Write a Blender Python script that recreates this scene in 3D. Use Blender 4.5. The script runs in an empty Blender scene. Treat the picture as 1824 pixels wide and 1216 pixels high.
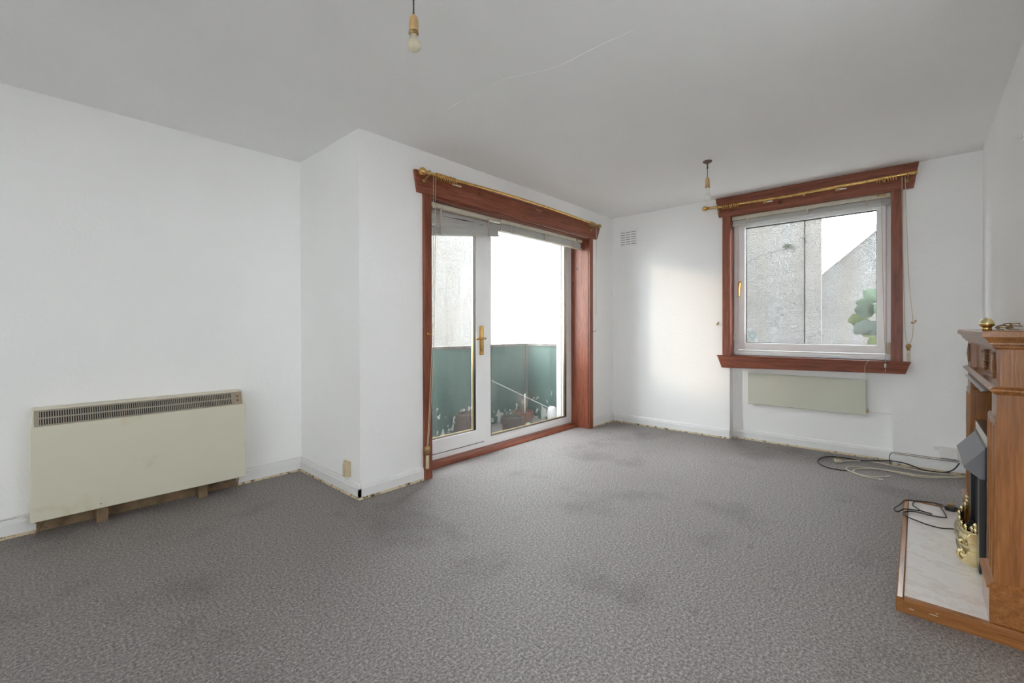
import bpy, bmesh, math, random
from mathutils import Vector, Matrix
random.seed(7)
PI = math.pi
scene = bpy.context.scene
COL = scene.collection

# ------------------------------------------------------------------ camera, sky, sun, exposure
F_PX, CY = 796.586, 587.861
yaw, pitch, roll, CAM_H = 0.73639, -0.00505, -0.00222, 1.13062
fw = Vector((math.cos(yaw)*math.cos(pitch), math.sin(yaw)*math.cos(pitch), math.sin(pitch)))
rt = Vector((math.sin(yaw), -math.cos(yaw), 0)); up = rt.cross(fw)
rt2 = rt*math.cos(roll) + up*math.sin(roll); up2 = up*math.cos(roll) - rt*math.sin(roll)
cam = bpy.data.cameras.new('camera'); cam_o = bpy.data.objects.new('camera', cam); COL.objects.link(cam_o)
M3 = Matrix((rt2, up2, -fw)).transposed()
cam_o.matrix_world = Matrix.Translation((0, 0, CAM_H)) @ M3.to_4x4()
cam.sensor_width = 36; cam.sensor_fit = 'HORIZONTAL'
cam.lens = F_PX/1824*36
cam.shift_y = -(608-CY)/1824
cam.clip_start = 0.02
scene.camera = cam_o

world = bpy.data.worlds.new('world'); scene.world = world; world.use_nodes = True
bg = world.node_tree.nodes['Background']
bg.inputs[0].default_value = (0.91, 0.955, 1.0, 1); bg.inputs[1].default_value = 10.5

SUN_DIR = Vector((1, -0.85, -0.231)).normalized()
sun = bpy.data.lights.new('sun', 'SUN'); sun.energy = .85; sun.angle = math.radians(6); sun.color = (1.0, 0.78, 0.55)
sun_o = bpy.data.objects.new('sun', sun); COL.objects.link(sun_o)
sun_o.rotation_euler = (-SUN_DIR).to_track_quat('Z', 'Y').to_euler(); sun_o.location = (-4, 9, 6)

vs = scene.view_settings
vs.view_transform = 'Standard'; vs.look = 'None'; vs.gamma = 1; vs.use_curve_mapping = False
vs.exposure = 0.68
scene.display_settings.display_device = 'sRGB'
scene.cycles.max_bounces = 16; scene.cycles.diffuse_bounces = 10; scene.cycles.transparent_max_bounces = 16

# ------------------------------------------------------------------ materials
def new_mat(name):
    m = bpy.data.materials.new(name); m.use_nodes = True
    nt = m.node_tree
    return m, nt, nt.nodes['Principled BSDF']
def coords(nt, scale=(1, 1, 1)):
    tc = nt.nodes.new('ShaderNodeTexCoord'); mp = nt.nodes.new('ShaderNodeMapping')
    mp.inputs['Scale'].default_value = scale
    nt.links.new(tc.outputs['Object'], mp.inputs['Vector'])
    return mp.outputs['Vector']
def noise(nt, vec, scale, detail=2, rough=.5):
    n = nt.nodes.new('ShaderNodeTexNoise'); n.inputs['Scale'].default_value = scale
    n.inputs['Detail'].default_value = detail; n.inputs['Roughness'].default_value = rough
    nt.links.new(vec, n.inputs['Vector']); return n.outputs['Fac']
def ramp(nt, fac, stops):
    r = nt.nodes.new('ShaderNodeValToRGB'); e = r.color_ramp.elements
    while len(e) < len(stops): e.new(.5)
    for el, (p, c) in zip(e, stops): el.position = p; el.color = (*c, 1)
    nt.links.new(fac, r.inputs['Fac']); return r.outputs['Color']
def mix(nt, fac, a, b, mode='MIX'):
    m = nt.nodes.new('ShaderNodeMix'); m.data_type = 'RGBA'; m.blend_type = mode
    if hasattr(fac, 'is_linked'): nt.links.new(fac, m.inputs[0])
    else: m.inputs[0].default_value = fac
    for i, v in ((6, a), (7, b)):
        if hasattr(v, 'is_linked'): nt.links.new(v, m.inputs[i])
        else: m.inputs[i].default_value = (*v, 1)
    return m.outputs[2]
def bump(nt, bs, h, dist, strength=1):
    b = nt.nodes.new('ShaderNodeBump'); b.inputs['Distance'].default_value = dist; b.inputs['Strength'].default_value = strength
    nt.links.new(h, b.inputs['Height']); nt.links.new(b.outputs[0], bs.inputs['Normal'])
def plain(name, col, rough=.5, metal=0, var=.06, nscale=12, bdist=0, bscale=300, spec=.5):
    m, nt, bs = new_mat(name); v = coords(nt)
    f = noise(nt, v, nscale, 3)
    lo = tuple(c*(1-var) for c in col); hi = tuple(min(1, c*(1+var)) for c in col)
    nt.links.new(ramp(nt, f, [(.3, lo), (.7, hi)]), bs.inputs['Base Color'])
    bs.inputs['Roughness'].default_value = rough; bs.inputs['Metallic'].default_value = metal
    bs.inputs['Specular IOR Level'].default_value = spec
    if bdist: bump(nt, bs, noise(nt, v, bscale, 2), bdist)
    return m
def wood(name, dark, mid, light, axis, rough=.4, knots=False):
    m, nt, bs = new_mat(name)
    s = {'x': (2.2, 40, 40), 'y': (40, 2.2, 40), 'z': (40, 40, 2.2)}[axis]
    v = coords(nt, s); f = noise(nt, v, 1.0, 5, .62)
    c = ramp(nt, f, [(.28, dark), (.5, mid), (.74, light)])
    v2 = coords(nt, tuple(q*4 for q in s)); f2 = noise(nt, v2, 1.0, 2)
    c = mix(nt, .25, c, ramp(nt, f2, [(.35, dark), (.65, light)]))
    if knots:
        v3 = coords(nt); vo = nt.nodes.new('ShaderNodeTexVoronoi'); vo.inputs['Scale'].default_value = 4.5
        nt.links.new(v3, vo.inputs['Vector'])
        k = ramp(nt, vo.outputs['Distance'], [(.03, (1, 1, 1)), (.1, (0, 0, 0))])
        c = mix(nt, k, c, tuple(q*.35 for q in dark))
    nt.links.new(c, bs.inputs['Base Color']); bs.inputs['Roughness'].default_value = rough
    bump(nt, bs, f2, .0006, .5)
    return m

WALL = plain('wall_paint', (.895, .895, .885), .85, var=.015, nscale=1.5, bdist=.0012, bscale=45, spec=.3)
CEIL = plain('ceiling_paint', (.88, .88, .87), .9, var=.015, nscale=1.2, bdist=.001, bscale=40, spec=.2)
GLOSSW = plain('white_gloss', (.80, .80, .79), .4, var=.02, nscale=6)
UPVC = plain('white_plastic_frame', (.91, .91, .90), .3, var=.02, nscale=4)
def dirty(name, base, stain, scale, lo, hi, rough=.6):
    m, nt, bs = new_mat(name); v = coords(nt)
    f = noise(nt, v, scale, 4, .6)
    nt.links.new(ramp(nt, f, [(lo, stain), (hi, base)]), bs.inputs['Base Color'])
    bs.inputs['Roughness'].default_value = rough
    return m
STRIP = dirty('bare_strip_wood', (.62, .52, .36), (.10, .065, .035), 26, .36, .47, .8)
REDX = wood('red_wood_x', (.11, .023, .011), (.235, .062, .030), (.34, .108, .054), 'x', .42, True)
REDY = wood('red_wood_y', (.11, .023, .011), (.235, .062, .030), (.34, .108, .054), 'y', .42, True)
REDZ = wood('red_wood_z', (.11, .023, .011), (.235, .062, .030), (.34, .108, .054), 'z', .42, True)
OAKX = wood('oak_x', (.185, .07, .019), (.30, .121, .034), (.40, .177, .058), 'x', .26)
OAKZ = wood('oak_z', (.185, .07, .019), (.30, .121, .034), (.40, .177, .058), 'z', .26)
OAKY = wood('oak_y', (.185, .07, .019), (.30, .121, .034), (.40, .177, .058), 'y', .26)
BRASS = plain('brass', (.74, .47, .17), .24, 1, .2, 30)
BRIGHT = plain('polished_brass', (.78, .66, .36), .18, 1, .1, 20)
OLDBRASS = plain('tarnished_brass', (.42, .29, .13), .38, 1, .25, 40)
CREAM = dirty('cream_enamel', (.70, .665, .53), (.55, .46, .27), 2.2, .27, .42, .45)
PANELC = plain('pale_green_cream_enamel', (.60, .60, .50), .45, var=.03, nscale=2)
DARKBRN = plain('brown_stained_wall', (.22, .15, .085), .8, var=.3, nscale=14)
GRILLE = plain('grille_taupe', (.34, .30, .24), .5, var=.08, nscale=20)
BLACK = plain('black_void', (.012, .011, .010), .8, var=.1)
BLKMETAL = plain('black_metal', (.022, .023, .027), .33, var=.1, nscale=20)
BLKRUB = plain('black_rubber', (.016, .016, .018), .45, var=.1)
WHRUB = plain('ivory_rubber', (.66, .60, .47), .5, var=.08)
WHPLASTIC = plain('white_plastic', (.78, .77, .74), .35, var=.03)
IVORY = plain('aged_ivory_plastic', (.60, .50, .33), .4, var=.1, nscale=30)
AMBER = plain('amber_plastic', (.64, .42, .19), .35, var=.15)
CORD = plain('cream_cord', (.60, .52, .38), .8, var=.1, nscale=200)
DKCORD = plain('dark_flex', (.07, .045, .035), .7, var=.2, nscale=300)
BLIND = plain('blind_slat', (.78, .78, .76), .4, var=.03)
_nt = BLIND.node_tree; _tr = _nt.nodes.new('ShaderNodeBsdfTranslucent'); _tr.inputs[0].default_value = (.78, .77, .73, 1)
_mx = _nt.nodes.new('ShaderNodeMixShader'); _mx.inputs[0].default_value = .4
_nt.links.new(_nt.nodes['Principled BSDF'].outputs[0], _mx.inputs[1]); _nt.links.new(_tr.outputs[0], _mx.inputs[2]); _nt.links.new(_mx.outputs[0], _nt.nodes['Material Output'].inputs[0])
RAIL = plain('blind_rail_cream', (.66, .62, .50), .45, var=.05)
TAPE = plain('ladder_tape_buff', (.56, .47, .40), .7, var=.1)
CREAMMARB = plain('cream_marble', (.68, .64, .55), .3, var=.07, nscale=9)
TERRA = plain('terracotta', (.20, .09, .06), .8, var=.25, nscale=25)
DKPOT = plain('weathered_brown_pot', (.075, .05, .04), .8, var=.35, nscale=25)
SOIL = plain('soil', (.035, .026, .02), 1, var=.4, nscale=60, bdist=.01, bscale=60)
STEM = plain('dry_stem', (.30, .22, .15), .9, var=.3, nscale=60)
LEAF = plain('leaf_green', (.016, .032, .014), .75, var=.35, nscale=14)
LEAFY = plain('leaf_yellow_green', (.06, .08, .018), .75, var=.25, nscale=18)
COAL = plain('coal', (.02, .02, .022), .6, var=.5, nscale=40, bdist=.01, bscale=50)
CONC = plain('balcony_concrete', (.30, .30, .29), .9, var=.2, nscale=14, bdist=.004, bscale=80)
SPACER = plain('glazing_spacer', (.55, .42, .22), .35, .6, .1)

def pebble(name, scale=55):
    m, nt, bs = new_mat(name); v = coords(nt)
    vo = nt.nodes.new('ShaderNodeTexVoronoi'); vo.inputs['Scale'].default_value = scale
    nt.links.new(v, vo.inputs['Vector'])
    sp = nt.nodes.new('ShaderNodeSeparateColor'); nt.links.new(vo.outputs['Color'], sp.inputs[0])
    c = ramp(nt, sp.outputs[0], [(0, (.025, .025, .024)), (.3, (.085, .085, .083)), (.65, (.15, .15, .148)), (1, (.24, .237, .232))])
    vs_ = coords(nt, (1, 2.0, .35)); st = noise(nt, vs_, 1.6, 4, .6)
    c = mix(nt, ramp(nt, st, [(.42, (1, 1, 1)), (.62, (0, 0, 0))]), c, mix(nt, .5, c, (.10, .085, .065)))
    nt.links.new(c, bs.inputs['Base Color']); bs.inputs['Roughness'].default_value = .9
    bump(nt, bs, vo.outputs['Distance'], .01, .8)
    return m
PEBBLE = pebble('pebble_dash', 95)

def carpet():
    m, nt, bs = new_mat('grey_carpet'); v = coords(nt)
    f1 = noise(nt, v, 92, 4, .95)
    c = ramp(nt, f1, [(.34, (.050, .045, .043)), (.5, (.238, .215, .206)), (.66, (.60, .552, .532))])
    big = noise(nt, v, 1.6, 5, .6)
    c = mix(nt, ramp(nt, big, [(.33, (.7, .7, .7)), (.46, (0, 0, 0))]), c, mix(nt, 1, c, (.62, .61, .60), 'MULTIPLY'))
    sp = noise(nt, coords(nt, (1, 1.5, 1)), 6.5, 3, .6)
    c = mix(nt, ramp(nt, sp, [(.67, (0, 0, 0)), (.75, (.6, .6, .6))]), c, mix(nt, 1, c, (.52, .50, .50), 'MULTIPLY'))
    nt.links.new(c, bs.inputs['Base Color']); bs.inputs['Roughness'].default_value = .52
    bs.inputs['Specular IOR Level'].default_value = .55
    bump(nt, bs, f1, .006, .9)
    return m
CARPET = carpet()

def marble():
    m, nt, bs = new_mat('pink_veined_marble'); v = coords(nt, (1.6, 1.1, 1))
    f = noise(nt, v, 4, 6, .62)
    c = ramp(nt, f, [(.25, (.79, .73, .70)), (.44, (.84, .81, .785)), (.495, (.77, .70, .67)), (.53, (.85, .825, .805)), (.8, (.81, .75, .72))])
    nt.links.new(c, bs.inputs['Base Color']); bs.inputs['Roughness'].default_value = .16
    return m
MARBLE = marble()

def green_paint():
    m, nt, bs = new_mat('flaking_green_paint'); tc = coords(nt)
    f = noise(nt, coords(nt, (3, 3, .6)), 2.0, 4, .6)
    c = ramp(nt, f, [(.3, (.040, .088, .072)), (.55, (.072, .14, .117)), (.75, (.11, .165, .138))])
    sx = nt.nodes.new('ShaderNodeSeparateXYZ'); nt.links.new(tc, sx.inputs[0])
    pl = noise(nt, coords(nt, (5, 5, 3)), 2.6, 4, .6)
    ad = nt.nodes.new('ShaderNodeMath'); ad.operation = 'MULTIPLY_ADD'
    nt.links.new(sx.outputs[2], ad.inputs[0]); ad.inputs[1].default_value = -.42; nt.links.new(pl, ad.inputs[2])
    c = mix(nt, ramp(nt, ad.outputs[0], [(.455, (0, 0, 0)), (.47, (1, 1, 1))]), c, (.55, .56, .53))
    nt.links.new(c, bs.inputs['Base Color']); bs.inputs['Roughness'].default_value = .55
    return m
GREEN = green_paint()
RAILC = dirty('weathered_rail', (.26, .24, .21), (.12, .10, .085), 22, .4, .6, .8)

def glass_mat():
    m = bpy.data.materials.new('window_glass'); m.use_nodes = True; nt = m.node_tree; nt.nodes.clear()
    o = nt.nodes.new('ShaderNodeOutputMaterial'); t = nt.nodes.new('ShaderNodeBsdfTransparent'); t.inputs[0].default_value = (.95, .96, .955, 1)
    g = nt.nodes.new('ShaderNodeBsdfGlossy'); g.inputs['Roughness'].default_value = .02
    lw = nt.nodes.new('ShaderNodeLayerWeight'); lw.inputs[0].default_value = .5
    pw_ = nt.nodes.new('ShaderNodeMath'); pw_.operation = 'POWER'; nt.links.new(lw.outputs['Facing'], pw_.inputs[0]); pw_.inputs[1].default_value = 5
    fr = nt.nodes.new('ShaderNodeMath'); fr.operation = 'MULTIPLY_ADD'; nt.links.new(pw_.outputs[0], fr.inputs[0]); fr.inputs[1].default_value = .7; fr.inputs[2].default_value = .03
    mx = nt.nodes.new('ShaderNodeMixShader'); nt.links.new(fr.outputs[0], mx.inputs[0])
    nt.links.new(t.outputs[0], mx.inputs[1]); nt.links.new(g.outputs[0], mx.inputs[2])
    d = nt.nodes.new('ShaderNodeBsdfTranslucent'); d.inputs[0].default_value = (.9, .9, .88, 1)
    tc = nt.nodes.new('ShaderNodeTexCoord'); n = nt.nodes.new('ShaderNodeTexNoise'); n.inputs['Scale'].default_value = 3
    nt.links.new(tc.outputs['Object'], n.inputs['Vector'])
    mr = nt.nodes.new('ShaderNodeMapRange'); mr.inputs[1].default_value = .3; mr.inputs[2].default_value = .8
    mr.inputs[3].default_value = .01; mr.inputs[4].default_value = .03
    nt.links.new(n.outputs['Fac'], mr.inputs[0])
    m2 = nt.nodes.new('ShaderNodeMixShader'); nt.links.new(mr.outputs[0], m2.inputs[0])
    nt.links.new(mx.outputs[0], m2.inputs[1]); nt.links.new(d.outputs[0], m2.inputs[2])
    nt.links.new(m2.outputs[0], o.inputs[0])
    return m
GLASS = glass_mat()
def bulb_mat(name, col, tr):
    m, nt, bs = new_mat(name)
    bs.inputs['Base Color'].default_value = (*col, 1); bs.inputs['Roughness'].default_value = .3
    bs.inputs['Transmission Weight'].default_value = tr; bs.inputs['IOR'].default_value = 1.2
    return m
BULBY = bulb_mat('dusty_pearl_bulb', (.78, .72, .56), .3)
BULBW = bulb_mat('clear_pearl_bulb', (.86, .85, .81), .2)

# ------------------------------------------------------------------ mesh helpers
def new(): return bmesh.new()
def box(bm, x0, x1, y0, y1, z0, z1):
    vs_ = [bm.verts.new((x, y, z)) for x in (x0, x1) for y in (y0, y1) for z in (z0, z1)]
    for f in ((0, 1, 3, 2), (4, 6, 7, 5), (0, 4, 5, 1), (2, 3, 7, 6), (0, 2, 6, 4), (1, 5, 7, 3)):
        bm.faces.new([vs_[i] for i in f])
    return bm
def B(*a): return box(new(), *a)
def prism(bm, pts, axis, a0, a1):
    def P(p, a):
        return {'x': (a, p[0], p[1]), 'y': (p[0], a, p[1]), 'z': (p[0], p[1], a)}[axis]
    v0 = [bm.verts.new(P(p, a0)) for p in pts]; v1 = [bm.verts.new(P(p, a1)) for p in pts]
    n = len(pts)
    bm.faces.new(v0); bm.faces.new(v1[::-1])
    for i in range(n): bm.faces.new([v0[i], v1[i], v1[(i+1) % n], v0[(i+1) % n]])
    return bm
def smooth_path(pts, n=6):
    P = [Vector(p) for p in pts]
    if len(P) < 3: return P
    out = []
    for i in range(len(P)-1):
        a = P[max(i-1, 0)]; b = P[i]; c = P[i+1]; d = P[min(i+2, len(P)-1)]
        for k in range(n):
            t = k/n
            out.append(.5*((2*b) + (c-a)*t + (2*a-5*b+4*c-d)*t*t + (3*b-a-3*c+d)*t**3))
    out.append(P[-1]); return out
def tube(bm, pts, r, sides=8, smooth=6, closed=False):
    P = smooth_path(pts, smooth) if smooth else [Vector(p) for p in pts]
    rings = []; nrm = None
    for i, p in enumerate(P):
        if closed: t = (P[(i+1) % len(P)] - P[i-1])
        else: t = P[min(i+1, len(P)-1)] - P[max(i-1, 0)]
        if t.length < 1e-9: t = Vector((0, 0, 1))
        t.normalize()
        if nrm is None:
            nrm = t.orthogonal().normalized()
        nrm = (nrm - t*nrm.dot(t)); nrm = nrm.normalized() if nrm.length > 1e-6 else t.orthogonal().normalized()
        bn = t.cross(nrm)
        rr = r(i/(len(P)-1)) if callable(r) else r
        rings.append([bm.verts.new(p + (nrm*math.cos(2*PI*k/sides) + bn*math.sin(2*PI*k/sides))*rr) for k in range(sides)])
    m = len(rings)
    for i in range(m if closed else m-1):
        a, b = rings[i], rings[(i+1) % m]
        for k in range(sides): bm.faces.new([a[k], a[(k+1) % sides], b[(k+1) % sides], b[k]])
    if not closed:
        bm.faces.new(rings[0][::-1]); bm.faces.new(rings[-1])
    return bm
def lathe(bm, prof, c, axis='z', n=20):
    """prof: (radius, along) list, closed to the axis at both ends"""
    rings = []
    def P(r, a, th):
        u, v = r*math.cos(th), r*math.sin(th)
        return Vector(c) + Vector({'z': (u, v, a), 'x': (a, u, v), 'y': (u, a, v)}[axis])
    for r, a in prof:
        rings.append([bm.verts.new(P(max(r, 1e-4), a, 2*PI*k/n)) for k in range(n)])
    for i in range(len(rings)-1):
        for k in range(n): bm.faces.new([rings[i][k], rings[i][(k+1) % n], rings[i+1][(k+1) % n], rings[i+1][k]])
    bm.faces.new(rings[0][::-1]); bm.faces.new(rings[-1])
    return bm
def ball(bm, c, r, sc=(1, 1, 1), seg=12, jitter=0):
    g = bmesh.ops.create_uvsphere(bm, u_segments=seg, v_segments=max(6, seg*2//3), radius=r)
    for v in g['verts']:
        k = 1 + random.uniform(-jitter, jitter)
        v.co = Vector((v.co.x*sc[0]*k, v.co.y*sc[1]*k, v.co.z*sc[2]*k)) + Vector(c)
    return bm
def loft3(bm, layers):
    """layers of rectangles (x0,x1,y0,y1,z) stacked in z"""
    rings = [[bm.verts.new(p) for p in ((x0, y0, z), (x1, y0, z), (x1, y1, z), (x0, y1, z))] for x0, x1, y0, y1, z in layers]
    for a, b in zip(rings, rings[1:]):
        for k in range(4): bm.faces.new([a[k], a[(k+1) % 4], b[(k+1) % 4], b[k]])
    bm.faces.new(rings[0][::-1]); bm.faces.new(rings[-1])
    return bm
def frame_bm(bm, u0, u1, v0, v1, w, d0, d1, plane, wb=None, wt=None, wl=None, wr=None):
    """rectangular ring; plane 'y': u=x, v=z, depth y ; plane 'x': u=y, v=z, depth x"""
    wb = w if wb is None else wb; wt = w if wt is None else wt; wl = w if wl is None else wl; wr = w if wr is None else wr
    O_ = [(u0, v0), (u1, v0), (u1, v1), (u0, v1)]; I_ = [(u0+wl, v0+wb), (u1-wr, v0+wb), (u1-wr, v1-wt), (u0+wl, v1-wt)]
    def P(p, d): return (p[0], d, p[1]) if plane == 'y' else (d, p[0], p[1])
    q = [[bm.verts.new(P(p, d)) for p in L] for L in (O_, I_) for d in (d0, d1)]
    o0, o1, i0, i1 = q
    for k in range(4):
        j = (k+1) % 4
        bm.faces.new([o0[k], o0[j], i0[j], i0[k]]); bm.faces.new([o1[k], i1[k], i1[j], o1[j]])
        bm.faces.new([o0[k], o1[k], o1[j], o0[j]]); bm.faces.new([i0[k], i0[j], i1[j], i1[k]])
    return bm
def wall_cells(bm, us, vs_, hole, place):
    """grid wall: us, vs_ breakpoints; hole(i,j) -> None for open or (d0,d1) depth range; place(u,v,d)->xyz"""
    for i in range(len(us)-1):
        for j in range(len(vs_)-1):
            r = hole(i, j)
            if r is None: continue
            pts = [place(u, v, d) for u in (us[i], us[i+1]) for v in (vs_[j], vs_[j+1]) for d in r]
            q = [bm.verts.new(p) for p in pts]
            for f in ((0, 1, 3, 2), (4, 6, 7, 5), (0, 4, 5, 1), (2, 3, 7, 6), (0, 2, 6, 4), (1, 5, 7, 3)):
                bm.faces.new([q[k] for k in f])
    bmesh.ops.remove_doubles(bm, verts=bm.verts, dist=1e-5)
    seen = {}
    for f in list(bm.faces):
        seen.setdefault(tuple(sorted(v.index for v in f.verts)), []).append(f)
    return bm
def obj(name, bm, mat, parent=None, smooth=False, bevel=0, seg=2, kind=None):
    bmesh.ops.recalc_face_normals(bm, faces=bm.faces)
    if parent is not None:
        o_ = Vector((0, 0, 0)); p = parent
        while p is not None: o_ += p.location; p = p.parent
        bmesh.ops.translate(bm, verts=bm.verts, vec=-o_)
    me = bpy.data.meshes.new(name); bm.to_mesh(me); bm.free()
    me.materials.append(mat)
    if smooth:
        for p in me.polygons: p.use_smooth = True
    o = bpy.data.objects.new(name, me); COL.objects.link(o)
    if parent is not None: o.parent = parent
    if bevel:
        md = o.modifiers.new('bevel', 'BEVEL'); md.width = bevel; md.segments = seg; md.limit_method = 'ANGLE'; md.angle_limit = math.radians(40)
    if kind: o['kind'] = kind
    return o
def thing(name, label, cat, loc, group=None):
    o = bpy.data.objects.new(name, None); COL.objects.link(o); o.location = loc; o.empty_display_size = .05
    o['label'] = label; o['category'] = cat
    if group: o['group'] = group
    return o
def tag(o, label, cat, group=None):
    o['label'] = label; o['category'] = cat
    if group: o['group'] = group
    return o
def struct_empty(name, loc):
    o = bpy.data.objects.new(name, None); COL.objects.link(o); o.location = loc; o['kind'] = 'structure'; o.empty_display_size = .05
    return o
def struct(name, bm, mat, **k): return obj(name, bm, mat, kind='structure', **k)
def label(o, t): o['label'] = t; return o

# ------------------------------------------------------------------ the room
YL, XJ, YD, XB, YR, H = 3.645, 1.513, 2.731, 4.839, -.359, 2.45
XBACK = -3.2
DX0, DX1, DTOP = 2.09, 4.29, 2.13         # balcony door opening
WY0, WY1, WZ0, WZ1 = .16, 1.40, .85, 2.25  # window opening
NX, NY0, NY1 = 4.94, .15, 1.408            # niche below the window

struct('floor', B(XBACK-.2, XB+.35, YR-.2, YL+.15, -.2, 0), CARPET)
ceil_o = struct('ceiling', B(XBACK-.2, XB+.31, YR-.2, YL+.15, H, H+.25), CEIL)
# left wall with the window that stands behind the camera
PY = lambda u, v, d: (u, d, v)
PX = lambda u, v, d: (d, u, v)
struct('wall_left', wall_cells(new(), [XBACK-.2, -3.1, -2.3, XJ+.001], [0, 1.0, 2.05, H],
       lambda i, j: None if (i == 1 and j == 1) else (YL, YL+.14), PY), WALL)
struct('wall_return', B(XJ, XJ+.22, YD+.3195, YL+.14, 0, H), WALL)
struct('wall_door', wall_cells(new(), [XJ, DX0, DX1, XB+.001], [0, DTOP, H],
       lambda i, j: None if (i == 1 and j == 0) else (YD, YD+.32), PY), WALL)
struct('wall_window', wall_cells(new(), [YR-.2, NY0, WY0, WY1, NY1, YD+.32], [0, .735, WZ0, WZ1, H],
       lambda i, j: ((NX, XB+.31) if (1 <= i <= 3 and j == 0) else None if (i == 2 and j == 2) else (XB, XB+.31)), PX), WALL)
struct('wall_right', wall_cells(new(), [XBACK-.2, 1.0, 1.72, XB+.001], [0, 1.12, 2.06, H],
       lambda i, j: None if (i == 1 and j == 1) else (YR-.2, YR), PY), WALL)  # unseen opening added to let fill daylight onto the left and door walls
struct('wall_back', wall_cells(new(), [YR-.2, -.25, .62, YL+.14], [0, .55, 2.15, H],
       lambda i, j: None if (i == 1 and j == 1) else (XBACK-.2, XBACK), PX), WALL)  # unseen opening added to brighten the return and window walls
w4 = struct_empty('added_window_back', (XBACK-.1, .18, .55))  # added window behind the camera, there for fill daylight
obj('frame', frame_bm(new(), -.25, .62, .55, 2.15, .05, XBACK-.14, XBACK-.08, 'x'), UPVC, w4)
w3 = struct_empty('window_2', (-2.7, YL+.07, 1.0))
obj('frame', frame_bm(new(), -3.1, -2.3, 1.0, 2.05, .05, YL+.04, YL+.1, 'y'), UPVC, w3)

w4 = struct_empty('added_window_right', (1.35, YR-.1, 1.12))  # added window beside the camera, there for fill daylight
obj('frame', frame_bm(new(), 1.0, 1.72, 1.12, 2.06, .06, YR-.14, YR-.08, 'y'), UPVC, w4)
obj('mullion', B(1.32, 1.38, YR-.14, YR-.08, 1.17, 2.01), UPVC, w4)
struct('added_upper_storey', B(XBACK-.2, XB+.31, YR-.2, YD+.32, H+.25, 8.5), WALL)  # unseen block added overhead to shade the walls outside

# filled crack across the ceiling
crack = [(1.743, 2.086), (1.73, 1.906), (1.732, 1.762), (1.734, 1.636), (1.772, 1.531), (1.819, 1.42), (1.837, 1.327), (1.831, 1.127), (1.836, .984), (1.827, .847)]
bm = new(); tube(bm, [(x, y, H) for x, y in crack], lambda t: .0016+.0012*math.sin(t*31)**2, 6, 5)
label(obj('filled_crack', bm, CEIL, ceil_o), 'raised wandering line of filler along a ceiling crack')

# baseboards with moulded tops, and the bare strip the carpet has shrunk away from
def base_profile(t): return [(0, 0), (t, 0), (t, .072), (t*.72, .078), (t*.72, .086), (t*.35, .098), (0, .1)]
def baseboard(name, p0, p1, nrm, h=1.0, zb=.016):
    p0 = Vector((*p0, 0)); p1 = Vector((*p1, 0)); n = Vector((*nrm, 0)); pr = base_profile(.016)
    bm = new(); a = [bm.verts.new(p0 + n*d + Vector((0, 0, max(z*h, zb)))) for d, z in pr]; b = [bm.verts.new(p1 + n*d + Vector((0, 0, max(z*h, zb)))) for d, z in pr]
    k = len(pr)
    bm.faces.new(a); bm.faces.new(b[::-1])
    for i in range(k): bm.faces.new([a[i], b[i], b[(i+1) % k], a[(i+1) % k]])
    return struct(name, bm, GLOSSW)
ntrim = [0]
def strip(p0, p1, nrm):
    ntrim[0] += 1
    p0 = Vector((*p0, 0)); p1 = Vector((*p1, 0)); n = Vector((*nrm, 0)); bm = new()
    pr = [(0, -.01), (.021, -.01), (.020, .006), (.014, .017), (0, .017)]
    a = [bm.verts.new(p0 + n*d + Vector((0, 0, z))) for d, z in pr]; b = [bm.verts.new(p1 + n*d + Vector((0, 0, z))) for d, z in pr]
    bm.faces.new(a); bm.faces.new(b[::-1])
    for i in range(5): bm.faces.new([a[i], b[i], b[(i+1) % 5], a[(i+1) % 5]])
    struct('trim_%d' % ntrim[0], bm, STRIP)
e = .016
segs = [('baseboard_left', (XBACK, YL), (.06, YL), (0, -1)), ('baseboard_left', (1.05, YL), (XJ, YL), (0, -1)),
        ('baseboard_return', (XJ, YL), (XJ, YD-e), (-1, 0)), ('baseboard_door', (XJ-e, YD), (2.018, YD), (0, -1)),
        ('baseboard_door', (4.352, YD), (XB, YD), (0, -1)), ('baseboard_window', (XB, YD), (XB, NY1-e*0), (-1, 0)),
        ('baseboard_niche', (NX, NY1), (NX, NY0), (-1, 0)), ('baseboard_window', (XB, NY0), (XB, YR), (-1, 0)),
        ('baseboard_right', (3.64, YR), (XB, YR), (0, 1))]
for nm, a, b, n in segs:
    baseboard(nm, a, b, n); strip(a, b, n)
# wall behind the heater, bare and brown where the baseboard is missing
ntrim[0] += 1
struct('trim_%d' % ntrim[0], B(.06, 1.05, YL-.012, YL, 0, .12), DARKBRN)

# ------------------------------------------------------------------ balcony door
d1 = struct_empty('door_1', (3.19, 2.95, 0))
FY0, FY1 = 2.955, 3.02
obj('door_frame', frame_bm(new(), DX0, DX1, .03, DTOP, .06, FY0, FY1, 'y', wb=.055, wr=.115), UPVC, d1, bevel=.004)
obj('mullion', B(2.872, 2.965, FY0, FY1, .08, DTOP-.05), UPVC, d1, bevel=.004)
obj('lower_rail', B(2.96, 4.18, FY0+.004, FY1-.004, .08, .122), UPVC, d1, bevel=.004)
leaf = obj('door_leaf', frame_bm(new(), 2.155, 2.866, .092, 2.07, .1, FY0-.012, FY1-.01, 'y', wb=.118), UPVC, d1, bevel=.005)
obj('pane', B(2.255, 2.766, 2.985, 2.991, .21, 1.97), GLASS, leaf)
obj('spacer', frame_bm(new(), 2.256, 2.765, .211, 1.969, .007, 2.973, 2.993, 'y'), SPACER, leaf)
obj('pane', B(2.965, 4.177, 2.985, 2.991, .122, 2.07), GLASS, d1)
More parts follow.
